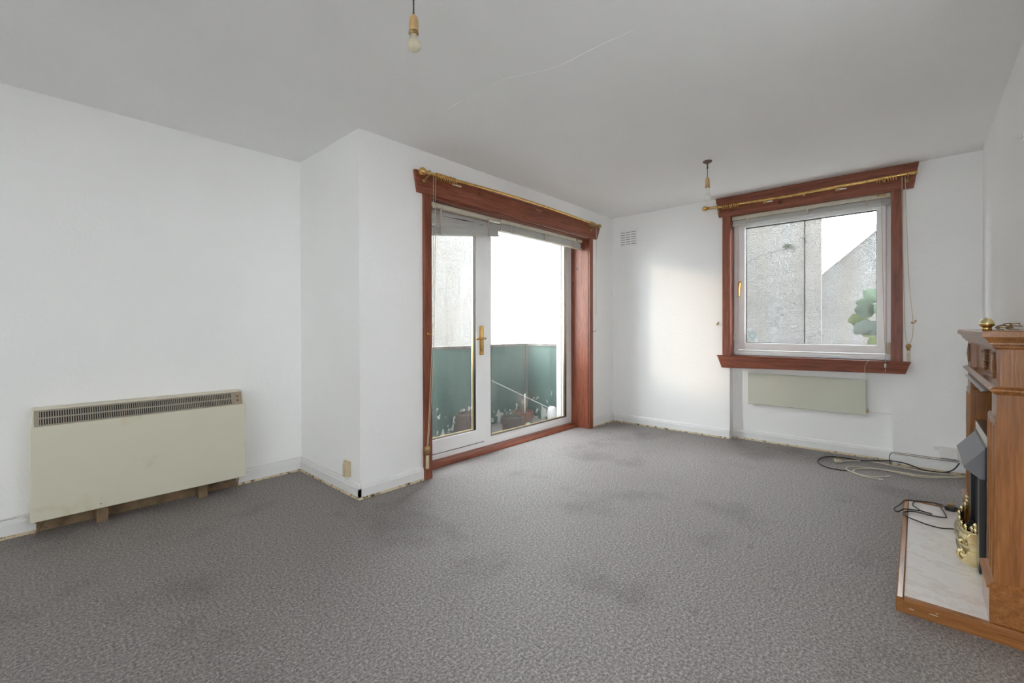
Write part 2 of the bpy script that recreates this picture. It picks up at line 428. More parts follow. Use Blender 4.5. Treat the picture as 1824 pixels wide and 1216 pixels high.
obj('spacer', frame_bm(new(), 2.967, 4.174, .124, 2.07, .007, 2.976, 2.996, 'y'), SPACER, d1)
obj('gasket', frame_bm(new(), 2.2545, 2.7665, .2095, 1.9705, .0035, 2.949, 2.984, 'y'), BLKRUB, leaf)
obj('gasket', frame_bm(new(), 2.9645, 4.1755, .1215, 2.0705, .0035, 2.953, 2.984, 'y'), BLKRUB, d1)
hb = B(2.804, 2.852, FY0-.024, FY0-.012, .885, 1.15)
obj('seal', frame_bm(new(), 2.1505, 2.8725, .0845, 2.08, .009, FY0-.001, FY0+.03, 'y'), BLKRUB, d1)
hnd = label(obj('handle', hb, BRASS, d1, bevel=.004), 'gold long-plate lever handle')
bm = new(); tube(bm, [(2.834, FY0-.02, 1.035), (2.834, FY0-.062, 1.035)], .009, 10, 0); tube(bm, [(2.838, FY0-.062, 1.035), (2.79, FY0-.064, 1.036), (2.73, FY0-.056, 1.033)], .0085, 10)
obj('lever', bm, BRASS, hnd, True)
bm = new(); lathe(bm, [(.012, -.006), (.012, 0)], (2.83, FY0-.026, .935), 'y', 14); obj('keyhole', bm, OLDBRASS, hnd)
# red-brown timber round it
obj('casing', B(2.02, 2.093, YD-.022, YD, 0, 2.14), REDZ, d1, bevel=.004)
obj('casing', B(4.283, 4.352, YD-.022, YD, 0, 2.14), REDZ, d1, bevel=.004)
obj('lining', B(4.277, 4.292, YD-.001, FY0, 0, DTOP), REDZ, d1)
obj('lining', B(2.088, 2.103, YD-.001, FY0, 0, DTOP), REDZ, d1)
obj('lining', B(2.10, 4.28, YD-.001, FY0, DTOP-.014, DTOP+.001), REDX, d1)
bm = prism(new(), [(1.966, 2.13), (4.435, 2.135), (4.515, 2.312), (1.938, 2.288)], 'y', YD-.026, YD)
obj('pelmet', bm, REDX, d1, bevel=.003)
bm = prism(new(), [(2.868, 0), (2.868, .012), (2.884, .026), (2.90, .026), (2.912, .042), (FY0, .042), (FY0, 0)], 'x', 2.09, 4.29)
obj('threshold', bm, REDX, d1)

# ------------------------------------------------------------------ window
w1 = struct_empty('window_1', (4.95, .78, WZ0))
obj('frame', frame_bm(new(), WY0, WY1, WZ0, WZ1, .042, 4.95, 5.02, 'x', wb=.05), UPVC, w1, bevel=.003)
obj('frame_step', B(4.94, 4.955, WY0+.015, WY1-.02, WZ0, WZ0+.03), UPVC, w1, bevel=.003)
sash = obj('sash', frame_bm(new(), WY0+.036, WY1-.046, WZ0+.055, WZ1-.05, .063, 4.93, 5.0, 'x', wb=.07), UPVC, w1, bevel=.006, seg=3)
gy0, gy1, gz0, gz1 = WY0+.099, WY1-.109, WZ0+.125, WZ1-.113
obj('pane', B(4.966, 4.972, gy0, gy1, gz0, gz1), GLASS, sash)
obj('gasket', frame_bm(new(), gy0-.001, gy1+.001, gz0-.001, gz1+.001, .005, 4.958, 4.965, 'x'), BLKRUB, sash)
obj('gasket', frame_bm(new(), gy0-.001, gy1+.001, gz0-.001, gz1+.001, .005, 4.973, 5.001, 'x'), BLKRUB, sash)
st = new(); box(st, 4.9645, 4.9655, 1.19, 1.268, .985, 1.108)
sticker = label(obj('sticker', st, plain('pale_blue_sticker', (.80, .90, .92), .5), sash), 'pale blue square sticker with a ring on the glass')
bm = new(); tube(bm, [(4.964, 1.229+.027*math.cos(2*PI*k/24), 1.05+.027*math.sin(2*PI*k/24)) for k in range(24)], .0035, 4, 0, True)
box(bm, 4.9635, 4.9644, 1.208, 1.25, 1.002, 1.007)
obj('ring_print', bm, plain('sticker_ink', (.30, .50, .57), .6), sticker)
bm = new(); tube(bm, [(4.928, 1.336, 1.575), (4.90, 1.336, 1.575)], .011, 10, 0); tube(bm, [(4.9, 1.336, 1.58), (4.895, 1.337, 1.53), (4.898, 1.34, 1.44)], lambda t: .011-.003*t, 10)
wh = label(obj('handle', bm, BRASS, w1, True), 'gold lever window handle')
obj('handle_plate', B(4.921, 4.931, 1.322, 1.35, 1.52, 1.60), BRASS, w1, bevel=.004)
obj('hinge', B(4.925, 4.945, 1.376, 1.398, 1.0, 1.06), WHPLASTIC, w1, bevel=.003)
obj('hinge', B(4.925, 4.945, .162, .19, .90, 1.0), IVORY, w1, bevel=.003)
obj('lining', B(XB-.004, 4.95, WY1-.001, WY1+.012, WZ0, WZ1), REDZ, w1)
obj('lining', B(XB-.004, 4.95, WY0-.012, WY0+.001, WZ0, WZ1), REDZ, w1)
obj('lining', B(XB-.004, 4.95, WY0, WY1, WZ1-.001, WZ1+.012), REDY, w1)
obj('casing', B(XB-.022, XB, WY1-.002, 1.474, WZ0-.002, 2.27), REDZ, w1, bevel=.004)
obj('casing', B(XB-.022, XB, .088, WY0+.002, WZ0-.002, 2.27), REDZ, w1, bevel=.004)
bm = prism(new(), [(1.508, 2.255), (.024, 2.246), (-.008, H-.002), (1.538, H-.002)], 'x', XB-.026, XB)
obj('pelmet', bm, REDY, w1, bevel=.003)
bm = new()  # moulded sill with raked ends
v = [bm.verts.new(p) for p in ((XB-.062, 1.508, .850), (XB-.062, .043, .850), (XB-.062, .043, .838), (XB-.062, 1.508, .838),
                              (XB-.05, 1.471, .724), (XB-.05, .07, .752), (XB+.11, 1.40, .850), (XB+.11, .16, .850), (XB, 1.46, .724), (XB, .08, .752), (XB, 1.508, .85), (XB, .043, .85), (XB, 1.508, .838), (XB, .043, .838))]
for f in ((0, 3, 2, 1), (3, 4, 5, 2), (0, 1, 11, 10), (10, 11, 7, 6), (4, 8, 9, 5), (0, 10, 12, 3), (3, 12, 8, 4), (1, 2, 13, 11), (2, 5, 9, 13)):
    bm.faces.new([v[i] for i in f])
obj('sill', bm, REDY, w1)
obj('sill_nosing', B(XB-.07, XB-.055, .038, 1.514, .838, .852), REDY, w1, bevel=.005)

# ------------------------------------------------------------------ venetian blinds
def slat_bm(p0, p1, dep, axis_n, th=.0012, crown=.003):
    """thin cambered slat from p0 to p1; axis_n: depth direction"""
    p0 = Vector(p0); p1 = Vector(p1); n = Vector(axis_n); bm = new(); upv = Vector((0, 0, 1)); R = []
    for p in (p0, p1):
        row = []
        for k in range(5):
            t = k/4-.5
            row.append(p + n*dep*t + (upv - n*n.z).normalized()*(crown*(1-4*t*t)))
        R.append([bm.verts.new(q) for q in row] + [bm.verts.new(q - upv*th) for q in row[::-1]])
    a, b = R
    bm.faces.new(a); bm.faces.new(b[::-1])
    for i in range(10): bm.faces.new([a[i], b[i], b[(i+1) % 10], a[(i+1) % 10]])
    return bm
BY = 2.82
bl = thing('venetian_blind', 'pale slatted blind pulled up crooked over the balcony door leaf, left end fanned low', 'blind', (2.55, BY, 2.04))
obj('headrail', B(2.106, 2.94, BY-.022, BY+.022, 2.082, 2.114), RAIL, bl, bevel=.003)
N = 7
for i in range(N):
    t = (i+1)/N
    obj('slat', slat_bm((2.112, BY, 2.072-.158*t), (2.925, BY, 2.072-.058*t), .022, (0, .86, .51), crown=.004), BLIND, bl)
for i in range(6):
    obj('slat', slat_bm((2.112, BY, 1.908-.0065*i), (2.925, BY, 2.006-.0065*i), .026, (0, .6, .8)), BLIND, bl)
bm = new(); box(bm, 2.11, 2.927, BY-.024, BY+.024, 0, .012)
for v in bm.verts: v.co.z += 1.85 + (v.co.x-2.11)/.817*.108
obj('bottom_rail', bm, BLIND, bl, bevel=.003)
for x in (2.25, 2.78):
    zt = 1.85+(x-2.11)/.817*.108
    obj('ladder_tape', B(x-.008, x+.008, BY-.0275, BY-.0255, zt, 2.085), TAPE, bl)
br = thing('venetian_blind', 'cream blind drawn up tight over the fixed glass of the balcony door', 'blind', (3.6, BY, 2.02))
obj('headrail', B(2.945, 4.272, BY-.022, BY+.022, 2.085, 2.117), RAIL, br, bevel=.003)
for i in range(7):
    obj('slat', slat_bm((2.955, BY, 2.076-.0075*i), (4.265, BY, 2.074-.0075*i), .026, (0, .6, .8)), BLIND, br)
obj('bottom_rail', B(2.955, 4.265, BY-.024, BY+.024, 2.008, 2.022), RAIL, br, bevel=.003)
for x in (3.08, 3.6, 4.1):
    obj('ladder_tape', B(x-.012, x+.012, BY-.0275, BY-.0255, 2.006, 2.088), TAPE, br)
obj('end_bracket', B(4.15, 4.17, BY-.029, BY-.022, 2.09, 2.112), OLDBRASS, br)
BX = 4.885
bw = thing('venetian_blind', 'cream blind drawn up tight at the top of the square window', 'blind', (BX, .79, 2.16))
obj('headrail', B(BX-.022, BX+.022, WY0+.006, WY1-.006, 2.212, 2.249), RAIL, bw, bevel=.003)
for i in range(6):
    obj('slat', slat_bm((BX, WY0+.008, 2.205-.006*i), (BX, WY1-.008, 2.205-.006*i), .026, (.6, 0, .8)), BLIND, bw)
obj('bottom_rail', B(BX-.024, BX+.024, WY0+.008, WY1-.008, 2.155, 2.168), BLIND, bw, bevel=.003)
for y in (1.25, .75, .32):
    obj('ladder_tape', B(BX-.0275, BX-.0255, y-.008, y+.008, 2.158, 2.212), TAPE, bw)
obj('end_bracket', B(BX-.03, BX-.021, .195, .255, 2.225, 2.24), OLDBRASS, bw)
# tilt cords of the window blind, hanging over the sill
c1 = thing('blind_cord', 'thin pale blind cord with white toggle hanging over window sill, right hand', 'cord', (4.775, .195, .77))
bm = new(); tube(bm, [(4.86, .225, 2.2), (4.845, .215, 1.6), (4.80, .2, 1.0), (4.765, .193, .86), (4.763, .194, .762)], .0018, 6)
obj('strand', bm, CORD, c1, True)
bm = new(); lathe(bm, [(.004, -.016), (.0075, -.014), (.0075, .012), (.004, .016)], (4.761, .194, .815), 'z', 12); obj('toggle', bm, WHPLASTIC, c1, True)
bm = new(); tube(bm, [(4.763, .318, .735), (4.763, .327, .78), (4.768, .315, .83), (4.775, .295, .855), (4.80, .275, .854), (4.85, .25, .854)], .002, 6)
tag(obj('blind_cord', bm, CORD, None, True), 'short pale cord end curling over window sill above panel heater', 'cord')

# ------------------------------------------------------------------ curtain poles
def ring_bm(c, axis, R, r, seg=20, tilt=0):
    bm = new(); pts = []
    for k in range(seg):
        a = 2*PI*k/seg; u, v = R*math.cos(a), R*math.sin(a)
        p = Vector((math.sin(tilt)*v*.5, u, v)) if axis == 'x' else Vector((u, math.sin(tilt)*v*.5, v))
        pts.append(Vector(c)+p)
    tube(bm, pts, r, 6, 0, True)
    lathe(bm, [(.003, 0), (.003, .002)], Vector(c)+Vector((0, 0, -R-.006)), 'z', 6)
    return bm
FIN = [(.006, -.006), (.013, 0), (.013, .006), (.009, .012), (.016, .018), (.024, .03), (.026, .042), (.022, .056), (.012, .066), (.004, .07)]
PYD, PZD = 2.655, 2.268
pd = thing('curtain_pole', 'brass curtain pole running along pelmet over the balcony door', 'curtain pole', (3.2, PYD, PZD))
bm = new(); tube(bm, [(2.0, PYD, PZD-.004), (2.8, PYD, PZD+.022), (3.5, PYD, PZD+.024), (4.38, PYD, PZD+.006)], .0125, 14, 8); obj('rod', bm, BRASS, pd, True)
bm = new(); lathe(bm, [(r*1.15, -a) for r, a in FIN], (2.01, PYD, PZD-.004), 'x', 18); obj('finial', bm, BRASS, pd, True)
bm = new(); lathe(bm, [(r*.85, a*.8) for r, a in FIN], (4.37, PYD, PZD+.006), 'x', 16); obj('finial', bm, OLDBRASS, pd, True)
for x in (2.03, 4.30):
    bm = new(); tube(bm, [(x, PYD+.01, PZD-.015), (x-.01, PYD+.04, PZD-.04), (x-.01, YD-.026, PZD-.045)], .006, 8); lathe(bm, [(.016, 0), (.016, .005)], (x-.01, YD-.032, PZD-.045), 'y', 14)
    tube(bm, [(x, PYD+.017*math.cos(2*PI*k/16), PZD+.017*math.sin(2*PI*k/16)) for k in range(16)], .004, 6, 0, True)
    obj('bracket', bm, OLDBRASS, pd, True)
for x in (2.29, 3.3): obj('rail_glider', B(x-.04, x+.05, PYD-.006, PYD+.01, PZD-.035, PZD-.024), IVORY if x < 3 else OLDBRASS, pd, bevel=.003)
def rings(xs, axis, where, fixed, lab, grp):
    for i, a in enumerate(xs):
        c = Vector(where(a)) - Vector((0, 0, .0085)); o = obj('curtain_ring', ring_bm(c, axis, .0245, .0034, tilt=random.uniform(-.5, .5)), OLDBRASS if fixed else BRASS, None, True)
        tag(o, lab, 'curtain ring', grp)
rings([2.095+i*.0175 for i in range(11)], 'x', lambda a: (a, PYD, PZD-.003+(a-2.0)*.02), False, 'brass curtain ring bunched at left end of pole over balcony door', 'rings at left end of door pole')
rings([4.215+i*.016 for i in range(5)], 'x', lambda a: (a, PYD, PZD+.006), True, 'dark brass curtain ring bunched at right end of pole over balcony door', 'rings at right end of door pole')
PXW, PZW = 4.765, 2.350
pw = thing('curtain_pole', 'brass curtain pole running along pelmet over the square window', 'curtain pole', (PXW, .8, PZW))
bm = new(); tube(bm, [(PXW, .012, 2.352), (PXW, .5, 2.346), (PXW, 1.0, 2.340), (PXW, 1.6, 2.352)], .0125, 14, 8); obj('rod', bm, BRASS, pw, True)
bm = new(); lathe(bm, [(r, a) for r, a in FIN], (PXW, 1.585, 2.356), 'y', 18); obj('finial', bm, BRASS, pw, True)
bm = new(); lathe(bm, [(.013, 0), (.014, -.006), (.012, -.012)], (PXW, .012, 2.352), 'y', 14); obj('end_cap', bm, BRASS, pw, True)
for y in (1.50, .06):
    bm = new(); tube(bm, [(PXW+.01, y, 2.34), (PXW+.04, y, 2.315), (XB-.026, y, 2.31)], .006, 8); lathe(bm, [(.016, 0), (.016, .005)], (XB-.032, y, 2.31), 'x', 14)
    tube(bm, [(PXW+.017*math.cos(2*PI*k/16), y, 2.351+.017*math.sin(2*PI*k/16)) for k in range(16)], .004, 6, 0, True)
    obj('bracket', bm, OLDBRASS, pw, True)
for y in (1.06, .50):
    g = obj('rail_glider', B(PXW-.008, PXW+.012, y-.05, y+.02, 2.315, 2.324), WHPLASTIC, pw, bevel=.003)
    obj('glider_clip', B(PXW-.012, PXW+.016, y-.005, y+.03, 2.310, 2.332), OLDBRASS, pw, bevel=.003)
obj('rail_screw', B(PXW-.004, PXW+.01, .752, .77, 2.315, 2.33), OLDBRASS, pw, bevel=.003)
rings([1.455-i*.0185 for i in range(9)], 'y', lambda a: (PXW, a, 2.350), False, 'brass curtain ring bunched at left end of pole over window', 'rings at left end of window pole')
rings([.245-i*.0165 for i in range(8)], 'y', lambda a: (PXW, a, 2.348), False, 'brass curtain ring bunched at right end of pole over window', 'rings at right end of window pole')

# draw cords of the poles
TAS = [(.004, .03), (.015, .022), (.017, .008), (.012, -.006), (.0085, -.02), (.0095, -.06), (.0105, -.09), (.006, -.095)]
def tassel(parent, c, k=1.0):
    bm = new(); lathe(bm, [(r*k, a*k) for r, a in TAS[:5]], c, 'z', 14); obj('tassel_cap', bm, OLDBRASS, parent, True)
    bm = new(); lathe(bm, [(r*k, a*k) for r, a in TAS[4:]], c, 'z', 14); obj('tassel_weight', bm, IVORY, parent, True)
pc = thing('pull_cord', 'pair of long cream curtain cords with tassel weight beside left door casing', 'cord', (2.02, 2.67, .1))
bm = new(); tube(bm, [(2.068, 2.655, 2.255), (2.068, 2.66, 1.9), (2.06, 2.66, 1.2), (2.035, 2.665, .6), (2.012, 2.668, .26)], .0022, 6); obj('strand', bm, CORD, pc, True)
bm = new(); tube(bm, [(2.09, 2.655, 2.255), (2.088, 2.66, 1.9), (2.075, 2.66, 1.2), (2.05, 2.665, .6), (2.018, 2.668, .26)], .0022, 6); obj('strand', bm, CORD, pc, True)
tassel(pc, (2.014, 2.668, .225), 1.35)
bm = new(); tube(bm, [(4.335, 2.655, 2.25), (4.338, 2.66, 1.9), (4.342, 2.665, 1.55), (4.35, 2.668, 1.35), (4.342, 2.668, 1.27)], .002, 6)
tag(obj('pull_cord', bm, CORD, None, True), 'single thin cord hanging from right end of pole over balcony door', 'cord')
pc2 = thing('pull_cord', 'looped cord with tassel weight hanging right of the window casing', 'cord', (4.775, .05, .86))
bm = new(); tube(bm, [(4.765, .094, 2.335), (4.78, .088, 1.8), (4.785, .078, 1.3), (4.782, .07, 1.06), (4.78, .06, 1.0)], .0022, 6); obj('strand', bm, CORD, pc2, True)
bm = new(); tube(bm, [(4.765, .075, 2.335), (4.79, .066, 2.0), (4.80, .05, 1.5), (4.805, .027, 1.19), (4.79, .03, 1.05), (4.78, .046, 1.0)], .0022, 6); obj('strand', bm, CORD, pc2, True)
tassel(pc2, (4.78, .053, .965), 1.1)

# tie-back hooks
def hook(c, n, mat, lab):
    t = thing('tieback_hook', lab, 'hook', c); c = Vector(c); n = Vector(n)
    s = Vector((-n.y, n.x, 0))
    bm = new(); tube(bm, [c, c+n*.018], .009, 12, 0); obj('plate', bm, mat, t, True)
    bm = new(); tube(bm, [c+n*.01, c+n*.03+Vector((0, 0, -.004)), c+n*.04+s*.014, c+n*.036+s*.02+Vector((0, 0, .014))], .0036, 8); ball(bm, c+n*.036+s*.02+Vector((0, 0, .016)), .0065, seg=8); obj('prong', bm, mat, t, True)
hook((2.045, YD-.022, 1.088), (0, -1, 0), BRASS, 'brass tie-back hook on left casing of balcony door')
hook((4.36, YD, 1.09), (0, -1, 0), plain('chrome', (.7, .7, .7), .2, 1), 'chrome tie-back hook on wall right of balcony door')
hook((XB, 1.525, 1.165), (-1, 0, 0), OLDBRASS, 'brass tie-back hook on wall left of the window')
hook((XB, .03, 1.165), (-1, 0, 0), BRASS, 'brass tie-back hook holding the cord right of window')

# ------------------------------------------------------------------ storage heater on the left wall
HX0, HX1, HY, HZ0, HZ1, HZS = .034, 1.072, 3.505, .09, .695, .598
sh = thing('storage_heater', 'long cream slim storage heater with top grille on left wall', 'heater', (.55, 3.57, 0))
bm = prism(new(), [(HY, HZ0), (HY, HZS), (HY+.035, HZ1), (YL-.002, HZ1), (YL-.002, HZ0)], 'x', HX0, HX1)
for v in bm.verts:   # ends lean in a little towards the top
    if v.co.z > HZS+.01: v.co.x += .012 if v.co.x < .5 else -.012
label(obj('body', bm, CREAM, sh, bevel=.006), 'cream enamelled casing with brownish heat stain low at the right')
def slope(z, off=0):  # point on sloping vent face
    t = (z-HZS)/(HZ1-HZS); return HY+.035*t-off*.94, z-off*.34
gx0, gx1, gz0, gz1 = .052, 1.052, .606, .688
def slab(x0, x1, z0, z1, o0, o1):
    bm = new(); a = slope(z0, o0); b = slope(z1, o0); c = slope(z1, o1); d = slope(z0, o1)
    return prism(bm, [a, b, c, d], 'x', x0, x1)
obj('vent_recess', slab(gx0, gx1, gz0, gz1, .001, .0015), BLACK, sh)
bm = new(); n = 92; x1g = .995
def addslab(bm, x0, x1, z0, z1, o0, o1):
    prism(bm, [slope(z0, o0), slope(z1, o0), slope(z1, o1), slope(z0, o1)], 'x', x0, x1)
addslab(bm, gx0, .072, gz0, gz1, .001, .006); addslab(bm, .985, gx1, gz0, gz1, .001, .006)
addslab(bm, .072, .985, gz0, gz0+.006, .001, .006); addslab(bm, .072, .985, gz1-.006, gz1, .001, .006); addslab(bm, .072, .985, .644, .65, .001, .006)
for i in range(n):
    x = .0745+i*(.909/n); addslab(bm, x, x+.0046, gz0+.005, gz1-.005, .001, .005)
label(obj('grille', bm, GRILLE, sh, kind='stuff'), 'taupe outlet grille of fine upright bars in two rows')
cp = label(obj('control_panel', slab(1.0, 1.044, .612, .683, .005, .009), plain('control_brown', (.36, .28, .19), .5), sh, bevel=.002), 'brown control panel with two dials')
for z in (.662, .634):
    y, zz = slope(z, .009); bm = new(); ball(bm, (1.022, y, zz), .009, (1, .5, 1), 12); obj('dial', bm, plain('dial', (.22, .16, .10), .4), cp, True)
obj('front_screw', lathe(new(), [(.004, -.002), (.004, 0)], (.315, HY, .118), 'y', 8), OLDBRASS, sh)
for x in (.30, .80): obj('leg', B(x, x+.05, HY+.04, YL-.012, 0, HZ0+.005), DARKBRN, sh)
bm = new(); tube(bm, [(.05, HY+.06, .0), (.075, HY+.055, .05), (.10, HY+.05, .092)], .006, 8); tube(bm, [(.10, HY+.06, .03), (.075, HY+.055, .05), (.05, HY+.05, .092)], .005, 8)
label(obj('foot_bracket', bm, DARKBRN, sh, True), 'rusty crossed foot bracket')
bm = new(); tube(bm, [(1.03, HY+.06, .0), (1.035, HY+.055, .05), (1.04, HY+.05, .092)], .005, 8); obj('foot_bracket', bm, DARKBRN, sh, True)
# thin white wire on top of the baseboard
bm = new(); tube(bm, [(-1.5, YL-.005, .105), (-.07, YL-.005, .105), (-.02, YL-.006, .107), (.01, YL-.01, .10), (.04, YL-.014, .075)], .004, 6)
tag(obj('wall_cable', bm, WHPLASTIC, None, True), 'white cable lying on the baseboard left of the storage heater', 'cable')
bm = new(); tube(bm, [(1.12, YL-.005, .105), (1.3, YL-.005, .104), (1.49, YL-.006, .106), (1.507, YL-.03, .106), (1.507, 3.3, .104), (1.507, 3.0, .104), (1.506, 2.885, .102)], .004, 6)
tag(obj('wall_cable', bm, WHPLASTIC, None, True), 'white cable along the baseboard from heater round the corner to socket', 'cable')
# socket with adaptor on the return wall
so = thing('wall_socket', 'yellowed telephone socket with adaptor low on narrow return wall', 'socket', (XJ, 2.885, .11))
obj('face_plate', B(XJ-.018, XJ, 2.852, 2.925, .122, .225), IVORY, so, bevel=.004)
obj('adaptor', B(XJ-.045, XJ-.016, 2.842, 2.885, .128, .218), IVORY, so, bevel=.004)
obj('jack', B(XJ-.022, XJ-.017, 2.893, 2.905, .15, .165), BLACK, so)
bm = new(); tube(bm, [(XJ-.010, 2.895, .124), (XJ-.012, 2.896, .11), (XJ-.012, 2.892, .095)], .007, 8); obj('cable_tail', bm, WHPLASTIC, so, True)

# ------------------------------------------------------------------ panel heater in the niche
ph = thing('panel_heater', 'thin pale green-cream panel heater on wall below the window', 'heater', (4.91, .79, .37))
obj('panel', B(4.895, 4.918, .327, 1.255, .372, .677), PANELC, ph, bevel=.003)
for y in (.5, 1.08): obj('bracket', B(4.916, NX, y, y+.03, .42, .62), WHPLASTIC, ph)
obj('side_clip', B(4.905, 4.93, .312, .33, .392, .42), OLDBRASS, ph, bevel=.002)
bm = new(); tube(bm, [(NX-.004, .315, .402), (NX-.004, .24, .399), (NX-.004, .162, .397)], .004, 6)
tag(obj('wall_cable', bm, WHPLASTIC, None, True), 'short white cable run beside the panel heater under window', 'cable')

# ------------------------------------------------------------------ air vent
av = thing('air_vent', 'small white slotted air vent high on window wall near corner', 'vent', (XB, 2.53, 2.18))
obj('vent_frame', frame_bm(new(), 2.425, 2.637, 2.088, 2.282, .012, XB-.008, XB, 'x'), WALL, av, bevel=.002)
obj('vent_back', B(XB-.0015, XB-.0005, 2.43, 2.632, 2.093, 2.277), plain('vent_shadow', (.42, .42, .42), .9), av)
for i in range(7): obj('slat', B(XB-.009, XB-.001, 2.437, 2.625, 2.094+i*.0275, 2.110+i*.0275), WALL, av)
for y in (2.49, 2.557): obj('divider', B(XB-.0095, XB-.001, y, y+.013, 2.095, 2.277), WALL, av)
# junction box near the fireplace
jb = thing('junction_box', 'white double outlet box on window wall beside the fireplace', 'socket', (XB, -.18, .115))
obj('case', B(XB-.04, XB, -.228, -.134, .118, .200), WHPLASTIC, jb, bevel=.004)
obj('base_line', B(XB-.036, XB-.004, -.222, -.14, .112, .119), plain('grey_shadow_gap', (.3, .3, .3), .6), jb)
tp = thing('aerial_socket', 'tiny white clip fitting on wall left of junction box', 'socket', (XB, -.11, .18))
obj('case', B(XB-.02, XB, -.125, -.098, .172, .196), WHPLASTIC, tp, bevel=.003); obj('stub', B(XB-.03, XB-.018, -.118, -.106, .178, .19), WHPLASTIC, tp)
wb = thing('picture_hook', 'small white plastic hook high on right wall', 'hook', (3.12, YR, 2.01))
obj('plate', B(3.09, 3.14, YR, YR+.006, 2.0, 2.022), WHPLASTIC, wb, bevel=.002); obj('prong', B(3.11, 3.12, YR, YR+.022, 2.004, 2.012), WHPLASTIC, wb, bevel=.002)

# ------------------------------------------------------------------ pendant lights
def pendant(x, y, zb, dia, hb, zh, lab, bulbmat, capmat, rose_z=H):
    t = thing('pendant_light', lab, 'light', (x, y, rose_z))
    bm = new(); lathe(bm, [(.034, 0), (.035, -.006), (.024, -.014), (.009, -.02), (.006, -.03)], (x, y, rose_z), 'z', 20); obj('ceiling_rose', bm, plain('rose_brown', (.13, .085, .07), .5), t, True)
    bm = new(); tube(bm, [(x, y, rose_z-.025), (x+.008, y, rose_z-.05), (x-.006, y, rose_z-.06), (x-.004, y, rose_z-.045)], .0035, 8); obj('cord_hook', bm, DKCORD, t, True)
    bm = new(); tube(bm, [(x, y, rose_z-.03), (x, y, zh)], .0022, 6, 0)
    for s in (0, PI): tube(bm, [(x+.002*math.cos(a*2.2+s), y+.002*math.sin(a*2.2+s), rose_z-.03-(rose_z-.03-zh)*a/40) for a in range(41)], .0018, 5, 0)
    obj('flex', bm, DKCORD, t, True)
    hh = zh-(zb+hb)
    bm = new(); lathe(bm, [(.004, hh), (.008, hh*.98), (.014, hh*.86), (.0165, hh*.66), (.0172, hh*.62), (.0172, 0), (.0155, -.002)], (x, y, zb+hb), 'z', 20)
    obj('lamp_holder', bm, capmat, t, True)
    bm = new(); lathe(bm, [(.0175, .0), (.018, -.004), (.018, -.009), (.014, -.012)], (x, y, zb+hb), 'z', 20); obj('holder_ring', bm, OLDBRASS, t, True)
    r = dia/2; bm = new()
    L = hb-.004; zc = r*1.0
    pr = [(.0125, L), (.0125, L*.86)]
    for k in range(13):
        a = math.radians(52)-k*math.radians(142)/12
        pr.append((r*math.cos(a), zc+r*math.sin(a)))
    lathe(bm, pr, (x, y, zb), 'z', 24); obj('bulb', bm, bulbmat, t, True)
T1 = 1.65
pendant(.5967*T1+.0, .8358*T1, 2.150, .05, .074, 2.284, 'bare bulb on brown twisted flex hanging near the camera', BULBY, AMBER)
pendant(3.679, 1.237, 2.128, .062, .122, 2.322, 'bare white bulb hanging in front of the window pelmet', BULBW, AMBER)

# ------------------------------------------------------------------ hearth and fireplace
HX_0, HX_1, HYF, HZ = 2.348, 3.722, .062, .060
he = thing('hearth', 'pink veined marble hearth slab edged with brown wood', 'hearth', (3.03, -.15, 0))
obj('slab', B(HX_0+.026, HX_1-.026, YR+.001, HYF-.024, .0, HZ-.005), MARBLE, he)
def edge_prof(s): return [(0, 0), (0, HZ-.008), (s*.005, HZ-.001), (s*.02, HZ), (s*.025, HZ-.004), (s*.025, 0)]
bm = prism(new(), [(HX_0+a, z) for a, z in edge_prof(1)], 'y', YR+.001, HYF-.0255); obj('edging', bm, OAKY, he)
bm = prism(new(), [(HX_1-a, z) for a, z in edge_prof(1)], 'y', YR+.001, HYF-.0255); obj('edging', bm, OAKY, he)
bm = prism(new(), [(HYF-a, z) for a, z in edge_prof(1)], 'x', HX_0, HX_1); obj('edging', bm, OAKX, he)
for (y, z, l) in ((.02, .022, .012), (-.04, .026, .02), (-.055, .034, .005)):
    obj('scratch', B(HX_0-.0006, HX_0+.002, y-l, y+l*.2, z, z+.003), plain('raw_wood', (.62, .5, .36), .7), he)

SX0, SX1, SY = 2.375, 3.62, -.212
fs = thing('fireplace_surround', 'oak fireplace surround with carved frieze against right wall', 'fireplace', (3.0, -.28, HZ))
yb = YR+.001
def leg(x0, x1, u0, u1):
    obj('leg', B(x0, x1, yb, SY+.004, HZ, .786), OAKZ, fs, bevel=.003)
    bm = loft3(new(), [(x0, x1, yb, SY+.004, .786), (x0, x1, yb, SY+.004, .792), (min(u0, x0+.004), max(u1, x1-.004), yb, SY-.001, .80), (u0, u1, yb, SY-.002, .803)]); obj('leg_cap', bm, OAKZ, fs)
    obj('upper_leg', B(u0, u1, yb, SY-.002, .80, .888), OAKZ, fs, bevel=.002)
    for k in range(3):
        xx = x0+.03+k*(x1-x0-.06)/2
        obj('reed', B(xx-.008, xx+.008, SY, SY+.0075, .22, .77), OAKZ, fs, bevel=.003)
    obj('plinth', B(x0-.014, x1+.014, yb, SY+.017, HZ, .186), OAKX, fs, bevel=.002)
    bm = loft3(new(), [(x0-.014, x1+.014, yb, SY+.017, .184), (x0-.022, x1+.022, yb, SY+.025, .188), (x0-.022, x1+.022, yb, SY+.025, .194), (x0-.008, x1+.008, yb, SY+.012, .203), (x0-.001, x1+.001, yb, SY+.005, .208)]); obj('plinth_moulding', bm, OAKX, fs)
leg(SX0, 2.59, SX0+.0, 2.53)
leg(3.405, SX1, 3.465, SX1)
obj('frieze_block', B(SX0, 2.53, yb, SY-.002, .905, 1.052), OAKZ, fs, bevel=.002)
obj('frieze_block', B(3.465, SX1, yb, SY-.002, .905, 1.052), OAKZ, fs, bevel=.002)
